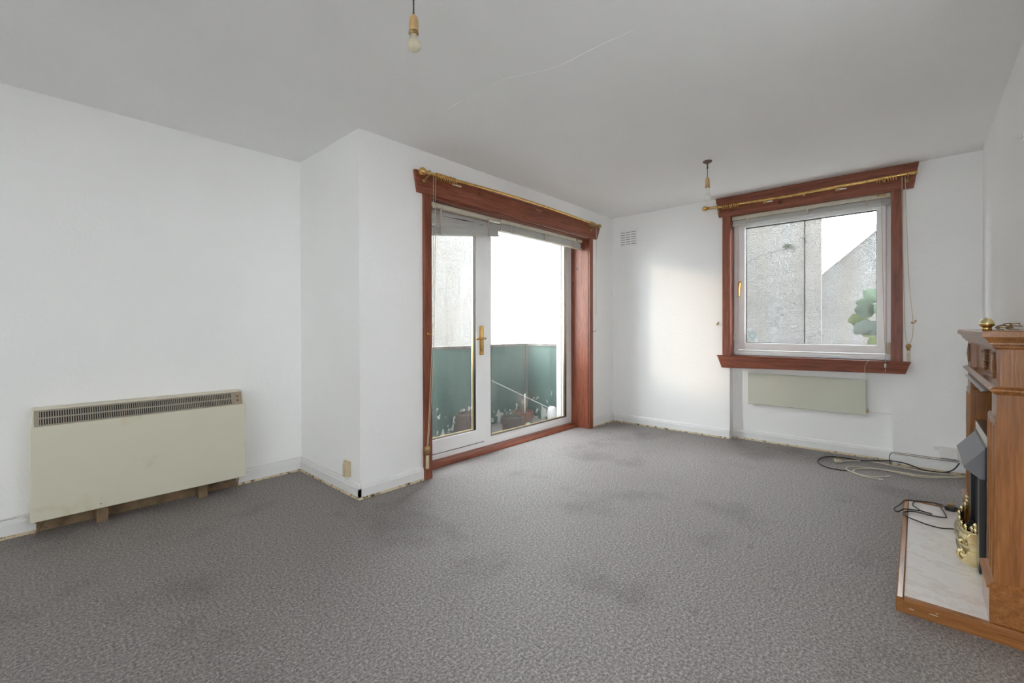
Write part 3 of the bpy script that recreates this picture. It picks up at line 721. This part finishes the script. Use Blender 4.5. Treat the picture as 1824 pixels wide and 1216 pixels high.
obj('frieze_panel', B(2.53, 3.465, yb, -.238, .905, 1.052), OAKX, fs)
lay = lambda o_, z: (SX0-o_, SX1+o_, yb, SY-.002+o_, z)
obj('ledge', loft3(new(), [lay(-.002, .884), lay(.006, .886), lay(.016, .896), lay(.02, .900), lay(.02, .906), lay(.004, .914)]), OAKX, fs)
obj('mantel_moulding', loft3(new(), [lay(.0, 1.046), lay(.008, 1.054), lay(.012, 1.056), lay(.013, 1.064), lay(.022, 1.067), lay(.022, 1.073), lay(.027, 1.082), lay(.035, 1.090)]), OAKX, fs)
obj('mantel_shelf', loft3(new(), [lay(.037, 1.090), lay(.041, 1.094), lay(.041, 1.113), lay(.039, 1.116)]), OAKX, fs)
obj('back_panel', B(2.58, 3.42, yb, -.33, HZ, .89), OAKZ, fs)
bm = new()
v = [bm.verts.new(p) for p in ((2.585, -.214, .884), (3.42, -.214, .884), (3.42, -.190, .873), (2.585, -.190, .873), (2.585, -.216, .880), (3.42, -.216, .880), (3.42, -.191, .869), (2.585, -.191, .869))]
for f in ((0, 1, 2, 3), (4, 7, 6, 5), (0, 4, 5, 1), (3, 2, 6, 7), (0, 3, 7, 4), (1, 5, 6, 2)): bm.faces.new([v[i] for i in f])
label(obj('heat_deflector', bm, plain('dark_varnish', (.14, .12, .12), .18), fs), 'shiny dark deflector strip under the ledge')
obj('side_panel', B(SX0-.003, SX0+.002, yb, SY-.001, .19, 1.05), OAKZ, fs)
obj('side_panel', B(SX1-.002, SX1+.003, yb, SY-.001, .19, 1.05), OAKZ, fs)
# carvings
def carve_drop(cx, cz, h, y):
    bm = new()
    for k in range(7):
        t = k/6-.5; w = .017*(1-abs(t)*1.15)+.004
        for s in (-1, 0, 1): ball(bm, (cx+s*w*.75, y+.003, cz+t*h+abs(s)*.004), w*.62, (1, .55, 1.1), 8, .08)
    obj('carving', bm, plain('carved_oak', (.23, .11, .05), .4, var=.3, nscale=40), fs, True)
carve_drop(2.455, .985, .085, SY-.002); carve_drop(3.54, .985, .085, SY-.002)
bm = new()
for r in range(6):
    wd = .05*(1-r/6.4)
    for k in range(5):
        ball(bm, (3.0+(k-2)*wd*.55, -.234, 1.018-r*.015), .0105, (1.2, .9, 1), 8, .12)
box(bm, 2.945, 3.055, -.238, -.226, 1.022, 1.028)
obj('carving', bm, plain('carved_oak_urn', (.23, .11, .05), .4, var=.3, nscale=40), fs, True)

# electric fire standing in the opening
ef = thing('electric_fire', 'black electric coal-effect fire with sloping hood in fireplace opening', 'fire', (3.03, -.25, HZ))
obj('back_panel', B(2.60, 3.31, -.329, -.223, HZ, .650), CREAMMARB, ef, bevel=.002)
obj('panel_top', B(2.60, 3.31, -.329, -.2225, .650, .657), plain('dark_gloss_top', (.05, .045, .05), .15), ef)
bm = prism(new(), [(-.2225, .600), (-.218, .602), (-.152, .515), (-.153, .509), (-.205, .468), (-.2225, .468)], 'x', 2.80, 3.275)
label(obj('hood', bm, plain('grey_black_hood', (.19, .195, .22), .34), ef, bevel=.002), 'sloping grey-black canopy hood')
obj('hood_rim', frame_bm(new(), 2.79, 3.285, .46, .612, .012, -.224, -.217, 'y'), BLKMETAL, ef)
obj('pillar', B(2.79, 2.87, -.2225, -.2, HZ, .47), BLKMETAL, ef, bevel=.003)
obj('pillar', B(3.205, 3.285, -.2225, -.2, HZ, .47), BLKMETAL, ef, bevel=.003)
obj('firebox', B(2.87, 3.205, -.2225, -.216, HZ, .47), BLACK, ef)
obj('ash_tray', B(2.90, 3.19, -.217, -.19, HZ, .085), BLKMETAL, ef)
for k in range(16):
    x = 2.9+(k % 8)*.04+random.uniform(-.01, .01); z = .11+(k//8)*.045+random.uniform(-.008, .012)
    bm = new(); ball(bm, (x, -.200+random.uniform(-.005, .006), z), random.uniform(.02, .028), (1, .6, .8), 9, .18); obj('coal', bm, COAL, ef)

# bow-fronted brass fret on the hearth
ff = thing('fire_fret', 'polished brass bow-fronted fret with finials standing on the marble hearth', 'fender', (3.1, -.17, HZ-.005))
path = [(2.872, -.196), (2.92, -.188), (2.96, -.170), (3.02, -.160), (3.10, -.157), (3.18, -.160), (3.25, -.172), (3.30, -.188), (3.335, -.196)]
PP = smooth_path([(x, y, 0) for x, y in path], 8)
prof = [(.012, .055), (.014, .066), (.004, .070), (.002, .10), (.003, .115), (.009, .122), (.018, .135), (.021, .15), (.017, .168), (.008, .182), (.003, .190), (.008, .194), (.008, .200), (.0, .202)]
bm = new(); rows = []
for i, p in enumerate(PP):
    t = (PP[min(i+1, len(PP)-1)]-PP[max(i-1, 0)]).normalized(); nrm = Vector((-t.y, t.x, 0))
    rib = 1+.06*math.sin(i*2*PI/9.3)
    rise = .025*math.sin(PI*i/(len(PP)-1))
    rows.append([bm.verts.new(p + nrm*(o_*(rib if .12 < z < .18 else 1)) + Vector((0, 0, z-(rise if z > .11 else 0)))) for o_, z in prof] +
                [bm.verts.new(p - nrm*.004 + Vector((0, 0, z))) for z in (.20-rise, .055)])
m = len(rows[0])
for a, b in zip(rows, rows[1:]):
    for k in range(m): bm.faces.new([a[k], a[(k+1) % m], b[(k+1) % m], b[k]])
bm.faces.new(rows[0]); bm.faces.new(rows[-1][::-1])
obj('fret_front', bm, BRIGHT, ff, True)
for i in range(0, len(PP), 8):
    p = PP[i]; zt = .20-.025*math.sin(PI*i/(len(PP)-1)); big = i in (0, len(PP)-1)
    bm = new(); lathe(bm, [(.006, 0), (.0085, .004), (.005, .010), (.009, .017), (.0095, .022), (.006, .029), (.002, .033)], (p.x, p.y, zt-.001), 'z', 12)
    if big: lathe(bm, [(.006, .03), (.010, .038), (.0105, .043), (.007, .050), (.002, .054)], (p.x, p.y, zt-.001), 'z', 12)
    obj('finial', bm, BRIGHT, ff, True)
bm = prism(new(), [(-.209, .055), (-.174, .055), (-.172, .06), (-.150, .066), (-.150, .082), (-.166, .09), (-.168, .115), (-.176, .123), (-.176, .150), (-.17, .158), (-.166, .185), (-.176, .2), (-.196, .206), (-.209, .206)], 'x', 2.862, 2.878)
obj('end_plate', bm, BRIGHT, ff, bevel=.002)
for z in (.119, .154): obj('end_bead', B(2.859, 2.88, -.2085, -.172, z, z+.004), BRIGHT, ff, bevel=.001)
bm = new(); tube(bm, [(2.87, -.152, .078), (2.868, -.140, .095), (2.868, -.143, .115), (2.868, -.154, .122), (2.868, -.16, .112), (2.868, -.155, .104)], lambda t: .008-.002*t, 10); obj('scroll', bm, BRIGHT, ff, True)
bm = new(); tube(bm, [(2.87, -.170, .15), (2.868, -.153, .148), (2.868, -.145, .157), (2.868, -.152, .166), (2.868, -.160, .16)], .006, 10); obj('scroll', bm, BRIGHT, ff, True)

# brass pole end and loose hooks on the mantel
bf = thing('brass_finial', 'brass egg-shaped pole finial standing on the mantel shelf', 'ornament', (2.625, -.208, 1.116))
bm = new(); lathe(bm, [(.013, 0), (.0145, .001), (.0145, .008), (.013, .011), (.0165, .016), (.024, .0205), (.024, .0225)], bf.location, 'z', 24); obj('collar', bm, BRASS, bf, True)
bm = new(); lathe(bm, [(.022, .0215), (.0222, .028), (.020, .036), (.0155, .043), (.009, .0485), (.003, .0505)], bf.location, 'z', 24); obj('dome', bm, BRIGHT, bf, True)
for i, (x, y, a) in enumerate(((2.612, -.238, .3), (2.63, -.252, 1.4), (2.60, -.262, 2.2), (2.622, -.272, .9), (2.64, -.245, 2.8), (2.615, -.285, 1.9))):
    c, s = math.cos(a), math.sin(a); lift = .003+.007*(i % 3)
    P3 = [(-.022, -.006, .0), (.006, -.006, .002), (.016, -.001, .006), (.008, .005, .010), (-.006, .005, .011), (-.010, .001, .006)]
    bm = new(); tube(bm, [(x+c*p-s*q, y+s*p+c*q, 1.116+lift+r_) for p, q, r_ in P3], .0022, 6)
    tag(obj('curtain_hook', bm, OLDBRASS, None, True), 'loose bronze wire curtain hook lying beside the brass finial on mantel', 'curtain hook', 'loose curtain hooks on mantel')

# ------------------------------------------------------------------ cables
def plug(name, c, ang, body, pins, lab, pinmat):
    t = thing(name, lab, 'plug', c); x, y, z = c; ca, sa = math.cos(ang), math.sin(ang)
    def R(p): return (x+ca*p[0]-sa*p[1], y+sa*p[0]+ca*p[1], z+p[2])
    bm = prism(new(), [(-.024, -.02), (.024, -.02), (.026, .006), (.016, .024), (-.016, .024), (-.026, .006)], 'z', 0, .024)
    for v in bm.verts: v.co = Vector(R(v.co))
    obj('plug_body', bm, body, t, bevel=.004)
    for p in ((0, .011), (-.011, -.009), (.011, -.009)):
        bm = B(p[0]-.0035, p[0]+.0035, p[1]-.0025, p[1]+.0025, .023, .041)
        for v in bm.verts: v.co = Vector(R(v.co))
        obj('pin', bm, pinmat, t)
    return t
bk = thing('power_cord', 'black mains cord looped on the marble hearth', 'cable', (3.5, 0, HZ-.005))
q = .0605
cord = [(3.33, -.19), (3.305, -.136), (3.282, -.102), (3.28, -.069), (3.292, -.036), (3.316, -.001), (3.344, .035), (3.374, .053), (3.392, .059), (3.429, .054), (3.462, .027), (3.475, -.01), (3.463, -.046), (3.464, -.082), (3.476, -.117), (3.5, -.122), (3.603, -.112), (3.682, -.096), (3.734, -.075), (3.753, -.05), (3.736, -.021), (3.687, .003), (3.632, .018), (3.581, .016), (3.545, -.001), (3.512, -.019), (3.496, -.056), (3.49, -.063)]
cord2 = [(3.495, -.019), (3.479, .018), (3.462, .055), (3.449, .083), (3.472, .1), (3.528, .095), (3.594, .077), (3.637, .054), (3.664, .019), (3.681, -.02), (3.693, -.059), (3.697, -.083), (3.688, -.115)]
def lie(p): x, y = p; return (x, y, q+.004 if (y < .075 and x < 3.73) else .045)
bm = new(); tube(bm, [lie(p) for p in cord], .0036, 8, 5); obj('cord_run', bm, BLKRUB, bk, True)
bm = new(); tube(bm, [(x, y, z+.006) for x, y, z in (lie(p) for p in cord2)], .0036, 8, 5); obj('cord_run', bm, BLKRUB, bk, True)
plug('mains_plug', (3.665, -.148, HZ-.005), 2.6, BLKRUB, None, 'black three-pin plug at far end of the hearth', BRASS)
fl = [(4.76, .372, .006), (4.772, .463, .006), (4.748, .541, .006), (4.689, .594, .006), (4.596, .619, .005), (4.503, .619, .005), (4.415, .587, .005), (4.355, .531, .005), (4.345, .475, .005), (4.348, .432, .005), (4.358, .405, .006)]
wl = [(4.80, -.238, .095), (4.80, -.228, .072), (4.798, -.205, .038), (4.79, -.165, .012), (4.775, -.10, .006), (4.775, -.05, .006), (4.785, .0, .014), (4.793, .05, .028), (4.797, .10, .034), (4.795, .17, .034), (4.785, .25, .02), (4.77, .32, .009)]
co = thing('aerial_cable', 'black coaxial cable looping over carpet by the window wall', 'cable', (4.6, .4, 0))
bm = new(); tube(bm, wl+fl, .0045, 8, 6); obj('cable_run', bm, BLKRUB, co, True)
bm = new(); tube(bm, [(4.358, .405, .006), (4.362, .385, .006)], .0042, 8, 0); obj('cable_tip', bm, WHPLASTIC, co, True)
def fcable(pts, lab, tip=False):
    t = thing('floor_cable', lab, 'cable', (4.5, .1, 0))
    bm = new(); tube(bm, [(x, y, .005) for x, y in pts], .0042, 8, 6); obj('cable_run', bm, WHRUB, t, True)
    if tip:
        x, y = pts[-1]; bm = new(); tube(bm, [(x, y, .006), (x+.004, y-.03, .006)], .006, 8, 0); obj('cable_end', bm, WHPLASTIC, t, True)
fcable([(4.765, -.272), (4.69, -.202), (4.586, -.086), (4.55, -.028), (4.552, .061), (4.57, .153), (4.572, .249), (4.55, .313), (4.501, .396), (4.42, .418), (4.369, .397), (4.302, .34), (4.27, .275), (4.272, .214)], 'ivory cable on carpet by window wall, loop with white connector end', True)
fcable([(4.785, -.273), (4.723, -.203), (4.625, -.086), (4.59, .002), (4.593, .073), (4.588, .15), (4.571, .226), (4.522, .304), (4.456, .358), (4.375, .371), (4.318, .341), (4.3, .277), (4.331, .217), (4.388, .171), (4.422, .151)], 'ivory cable on carpet by window wall, inner loop with cut end')
fcable([(4.612, .476), (4.65, .454), (4.72, .402), (4.78, .323), (4.79, .242), (4.772, .16), (4.755, .064), (4.732, -.029), (4.765, -.148), (4.79, -.274)], 'ivory cable running along window baseboard from the white plug')
plug('mains_plug', (4.597, .492, .004), .9, WHRUB, None, 'cream three-pin plug on carpet below window', OLDBRASS)
BRN = plain('brown_wire', (.20, .14, .09), .6)
bm = new(); tube(bm, [(4.818, .149, .103), (4.8195, .033, .106), (4.8195, -.09, .106), (4.8195, -.241, .106)], .0025, 6); tag(obj('wall_wire', bm, BRN, None, True), 'thin brown wire stretched along baseboard top, upper of two', 'wire')
bm = new(); tube(bm, [(4.8185, .142, .0935), (4.8185, .033, .0945), (4.8185, -.09, .093), (4.8185, -.235, .094)], .0025, 6); tag(obj('wall_wire', bm, BRN, None, True), 'thin brown wire stretched along baseboard, lower of two', 'wire')
bm = new(); tube(bm, [(4.8185, .146, .103), (4.815, .160, .09), (4.812, .168, .07), (4.81, .169, .047), (4.808, .167, .021), (4.80, .158, .005)], .003, 6); tag(obj('wall_wire', bm, BLKRUB, None, True), 'short black wire dropping down window baseboard to the carpet', 'wire')

# ------------------------------------------------------------------ balcony
struct('balcony_floor', B(XJ+.22, 4.5, YD+.32, 3.82, -.25, -.11), CONC)
PYB, PZT, PXC = 3.70, .935, 4.36
bp = thing('balcony_parapet', 'green painted balcony parapet with flaking paint outside the glass door', 'parapet', (3.2, PYB, -.11))
for i, (a, b) in enumerate(((1.74, 2.62), (2.66, 3.44), (3.48, 4.33))):
    obj('panel', B(a, b, PYB, PYB+.02, -.10, PZT-.03), GREEN, bp)
for x in (2.62, 3.44): obj('post', B(x, x+.04, PYB-.012, PYB+.03, -.11, PZT-.02), plain('dark_post', (.10, .10, .09), .7), bp)
obj('post', B(4.33, 4.375, PYB-.015, PYB+.03, -.11, PZT-.02), RAILC, bp)
obj('panel', B(PXC, PXC+.02, YD+.32, PYB-.01, -.10, PZT-.03), GREEN, bp)
obj('top_rail', B(1.74, 4.385, PYB-.02, PYB+.035, PZT-.03, PZT), RAILC, bp, bevel=.004)
obj('top_rail', B(PXC-.015, PXC+.035, YD+.32, PYB-.02, PZT-.03, PZT), RAILC, bp, bevel=.004)
obj('kerb', B(1.74, 4.36, 3.60, PYB, -.11, -.085), dirty('worn_white_kerb', (.62, .61, .58), (.16, .15, .14), 30, .38, .52, .9), bp)
obj('kerb_edge', B(1.74, 4.36, 3.54, 3.60, -.11, -.075), plain('beige_edge', (.50, .47, .36), .8), bp)
obj('outer_jamb', B(4.165, 4.289, 3.022, 3.085, -.11, DTOP), UPVC, d1, bevel=.003)
bm = new(); tube(bm, [(3.50, 3.69, .61), (3.66, 3.66, .53), (4.02, 3.48, .33), (4.37, 3.305, .136)], .005, 6, 0)
tag(obj('rope', bm, plain('white_rope', (.75, .75, .72), .8), None, True), 'white line slanting down across inside of green parapet', 'rope')

def pot(x, y, z, r, h, mat, lab, rim=True, name='plant_pot'):
    t = thing(name, lab, 'plant pot', (x, y, z))
    pr = [(r*.68, 0), (r*.9, h*.76), (r, h*.76), (r, h), (r*.9, h), (r*.86, h*.9), (.002, h*.9)] if rim else [(r*.8, 0), (r, h*.2), (r*1.02, h*.7), (r*.95, h), (r*.88, h), (r*.84, h*.92), (.002, h*.92)]
    bm = new(); lathe(bm, pr, (x, y, z), 'z', 24); obj('pot_body', bm, mat, t)
    bm = new(); lathe(bm, [(r*.87, 0), (r*.87, .006), (r*.4, .014)], (x, y, z+h*.885), 'z', 20); obj('soil', bm, SOIL, t)
    return t
def stems(t, x, y, z, n, h, sp, mat, r=.003):
    for i in range(n):
        a = random.uniform(0, 2*PI); d = random.uniform(.2, 1)*sp; hh = h*random.uniform(.5, 1)
        bm = new(); tube(bm, [(x+d*.3*math.cos(a), y+d*.3*math.sin(a), z), (x+d*.6*math.cos(a), y+d*.6*math.sin(a), z+hh*.6), (x+d*1.3*math.cos(a+.3), y+d*1.3*math.sin(a+.3), z+hh)], lambda q_: r*(1-.6*q_), 5, 3)
        obj('stem', bm, mat, t, True)
t = pot(3.10, 3.36, -.11, .17, .37, DKPOT, 'large dark brown planter behind the door mullion', False)
stems(t, 3.06, 3.36, .22, 7, .16, .1, STEM)
for k in range(6):
    a = k*1.05; bm = new(); ball(bm, (3.19+.02*math.cos(a), 3.31+.02*math.sin(a), .27+.008*(k % 3)), .02, (1, 1, .45), 8, .2); obj('flower', bm, LEAFY, t, True)
t = pot(3.64, 3.30, -.11, .128, .265, DKPOT, 'weathered ringed pot with dark stubble, nearest the fixed pane')
stems(t, 3.62, 3.32, .12, 18, .11, .09, plain('dark_stalk', (.06, .085, .06), .9))
t = pot(3.96, 3.42, -.11, .128, .27, TERRA, 'terracotta pot with dry sticks and white peg')
stems(t, 3.96, 3.42, .13, 26, .30, .1, STEM, .0022)
bm = new(); tube(bm, [(3.97, 3.40, .13), (3.972, 3.40, .36)], .009, 8, 0); obj('peg', bm, plain('white_peg', (.75, .75, .73), .6), t, True)
gn = thing('garden_ornament', 'small green and pink garden ornament in front of terracotta pot', 'ornament', (3.83, 3.23, -.11))
bm = new(); lathe(bm, [(.05, 0), (.055, .05), (.035, .09), (.02, .11)], (3.83, 3.23, -.11), 'z', 14); obj('ornament_base', bm, plain('faded_pink', (.50, .36, .31), .8, var=.3), gn, True)
bm = new(); ball(bm, (3.83, 3.23, .035), .04, (1, 1, .9), 12, .1); obj('ornament_top', bm, plain('faded_green', (.25, .42, .28), .8, var=.3), gn, True)
wb_ = thing('white_bottle', 'upturned white plastic bottle on clear base standing on balcony by right end', 'bottle', (4.205, 3.18, -.11))
bm = new(); lathe(bm, [(.052, .16), (.054, .20), (.054, .26), (.046, .30), (.028, .318), (.006, .322)], (4.205, 3.18, -.11), 'z', 22); obj('bottle_dome', bm, plain('white_matt_plastic', (.72, .72, .72), .5), wb_, True)
bm = new(); lathe(bm, [(.06, 0), (.066, .04), (.066, .09), (.052, .15), (.05, .17)], (4.205, 3.18, -.11), 'z', 22); obj('bottle_base', bm, plain('clouded_plastic', (.45, .44, .44), .3), wb_, True)

# ------------------------------------------------------------------ outside
struct('ground', B(-30, 40, -30, 40, -3.2, -3.0), plain('ground_grey', (.26, .26, .25), .9, var=.2, nscale=1))
nb = thing('house_wing', 'pale pebble-dashed neighbouring wing seen through the balcony door', 'building', (5, 8.2, -3))
obj('gable_wall', B(-1.8, 7.75, 8.0, 8.6, -3, 4.0), PEBBLE, nb)  # left end stretched out of view to hold sky light off the door
gw = thing('boundary_wall', 'tall stained pebble-dashed wall with cracked joint close outside the window', 'wall', (7.1, 2.5, -3))
obj('wall_panel', B(7.0, 7.25, 1.115, 5.2, -3, 5.2), PEBBLE, gw)
obj('pilaster', B(6.985, 7.05, .925, 1.098, -3, 5.2), PEBBLE, gw)
obj('joint', B(7.03, 7.2, 1.09, 1.12, -3, 5.2), plain('dark_joint', (.09, .085, .08), .9), gw)
bm = new(); tube(bm, [(7.0, 1.9, 2.02), (7.0, 1.738, 2.094), (7.0, 1.596, 2.158), (7.0, 1.424, 2.184), (7.0, 1.258, 2.21), (7.0, 1.104, 2.221)], .006, 6); obj('crack', bm, plain('crack_dark', (.10, .10, .095), .9), gw)
gb = thing('gable_house', 'pebble-dashed gable with sloping roof edge behind the boundary wall', 'building', (8.6, 0, -3))
bm = prism(new(), [(1.9, -3), (1.9, 1.26), (-1.2, 4.05), (-4.3, 1.26), (-4.3, -3)], 'x', 8.5, 12); obj('gable_wall', bm, PEBBLE, gb)
for s in (1, -1):
    bm = prism(new(), [(-1.2, 4.12), (-1.2, 4.04), (-1.2+s*3.2, 1.16), (-1.2+s*3.2, 1.24)], 'x', 8.44, 12.1); obj('roof_edge', bm, plain('slate_edge', (.40, .39, .38), .8), gb)
gb2 = thing('distant_house', 'distant pebble-dashed gable beyond the balcony', 'building', (22, 14, -3))
bm = prism(new(), [(10.4, -3), (14.6, -3), (14.6, 1.0), (10.4, 6.2), ], 'x', 20, 22); obj('gable_wall', bm, PEBBLE, gb2)
# fern tufts growing out of the wall
def tuft(c, s, n, lab, mat):
    t = thing('fern_tuft', lab, 'plant', c)
    for i in range(n):
        a = random.uniform(.1, PI-.1); l = s*random.uniform(.6, 1); x, y, z = c
        d = Vector((-.5*random.random(), math.cos(a), math.sin(a)*.9-.25)).normalized()
        p1 = Vector(c)+d*l*.6; p2 = Vector(c)+d*l+Vector((0, 0, -l*.25)); w = d.cross(Vector((-1, 0, 0))).normalized()*s*.12
        bm = new(); v = [bm.verts.new(p) for p in (Vector(c), p1+w, p2, p1-w)]; bm.faces.new([v[0], v[1], v[2]]); bm.faces.new([v[0], v[2], v[3]])
        obj('frond', bm, mat, t)
tuft((6.99, 1.297, 2.20), .10, 26, 'small fern tuft growing from crack high on boundary wall', plain('fern', (.050, .058, .038), .7, var=.3))
tuft((6.98, 1.117, 2.32), .06, 14, 'tiny fern tuft growing on vertical joint of boundary wall', plain('fern_small', (.055, .058, .042), .7, var=.3))
# big-leaved climber at the right of the window
cl = thing('climbing_plant', 'large leaved green plant outside lower right of the window', 'plant', (6.3, .4, -3))
bm = new(); tube(bm, [(6.45, .15, -3), (6.40, .2, -1), (6.35, .28, .5), (6.3, .33, 1.0), (6.28, .3, 1.4)], lambda t_: .02-.012*t_, 6); obj('stem', bm, STEM, cl, True)
def big_leaf(c, d, nrm, L, W, mat):
    c = Vector(c); d = Vector(d).normalized(); nrm = Vector(nrm).normalized(); s = d.cross(nrm).normalized(); nrm = s.cross(d)
    bm = new(); n = 8; rows = []
    for i in range(n+1):
        t_ = i/n; w = W*math.sin(PI*min(1, t_*.9+.1))**.7*(1+.12*math.sin(i*2.6)); droop = -L*.25*t_*t_
        p = c + d*L*t_ + nrm*droop
        rows.append([bm.verts.new(p - s*w*.5 - nrm*w*.06), bm.verts.new(p + nrm*.01), bm.verts.new(p + s*w*.5 - nrm*w*.06)])
    for a, b in zip(rows, rows[1:]):
        for k in range(2): bm.faces.new([a[k], a[k+1], b[k+1], b[k]])
    return obj('leaf', bm, mat, cl, True)
LEAFD = plain('leaf_dark_green', (.007, .016, .008), .7, var=.35, nscale=14); LEAFM = plain('leaf_mid_green', (.030, .055, .026), .7, var=.35, nscale=14)
LV = [((6.2, .40, 1.24), (-.2, .9, -.25), .20, .16, LEAFY), ((6.15, .38, 1.20), (-.4, .5, -.45), .22, .2, LEAF), ((6.22, .36, 1.36), (-.2, .9, .3), .17, .13, LEAF),
      ((6.2, .34, 1.30), (-.4, .6, .1), .20, .2, LEAF), ((6.18, .30, 1.18), (-.5, .4, -.5), .20, .18, LEAF), ((6.25, .30, 1.42), (-.3, .5, .5), .2, .17, LEAF),
      ((6.15, .33, 1.08), (-.4, .6, -.2), .14, .10, LEAFY), ((6.2, .30, 1.02), (-.3, .5, -.5), .15, .13, LEAFY), ((6.25, .22, 1.3), (-.6, .3, .2), .22, .2, LEAF),
      ((6.3, .22, 1.52), (-.3, .3, .6), .22, .18, LEAF), ((6.3, .2, 1.1), (-.6, .2, -.3), .24, .2, LEAF), ((6.25, .15, 1.42), (-.5, .2, .3), .22, .2, LEAF), ((6.22, .43, 1.17), (-.1, 1, -.05), .12, .08, LEAF)]
for i_, (c, d, L, W, m_) in enumerate(LV):
    big_leaf((c[0]-.012*(i_ % 5), c[1], c[2]), d, (-.95, random.uniform(-.45, .45), random.uniform(-.2, .5)), L*.9, W*.9, m_ if m_ is LEAFY else (LEAF, LEAFD, LEAFM)[i_ % 3])
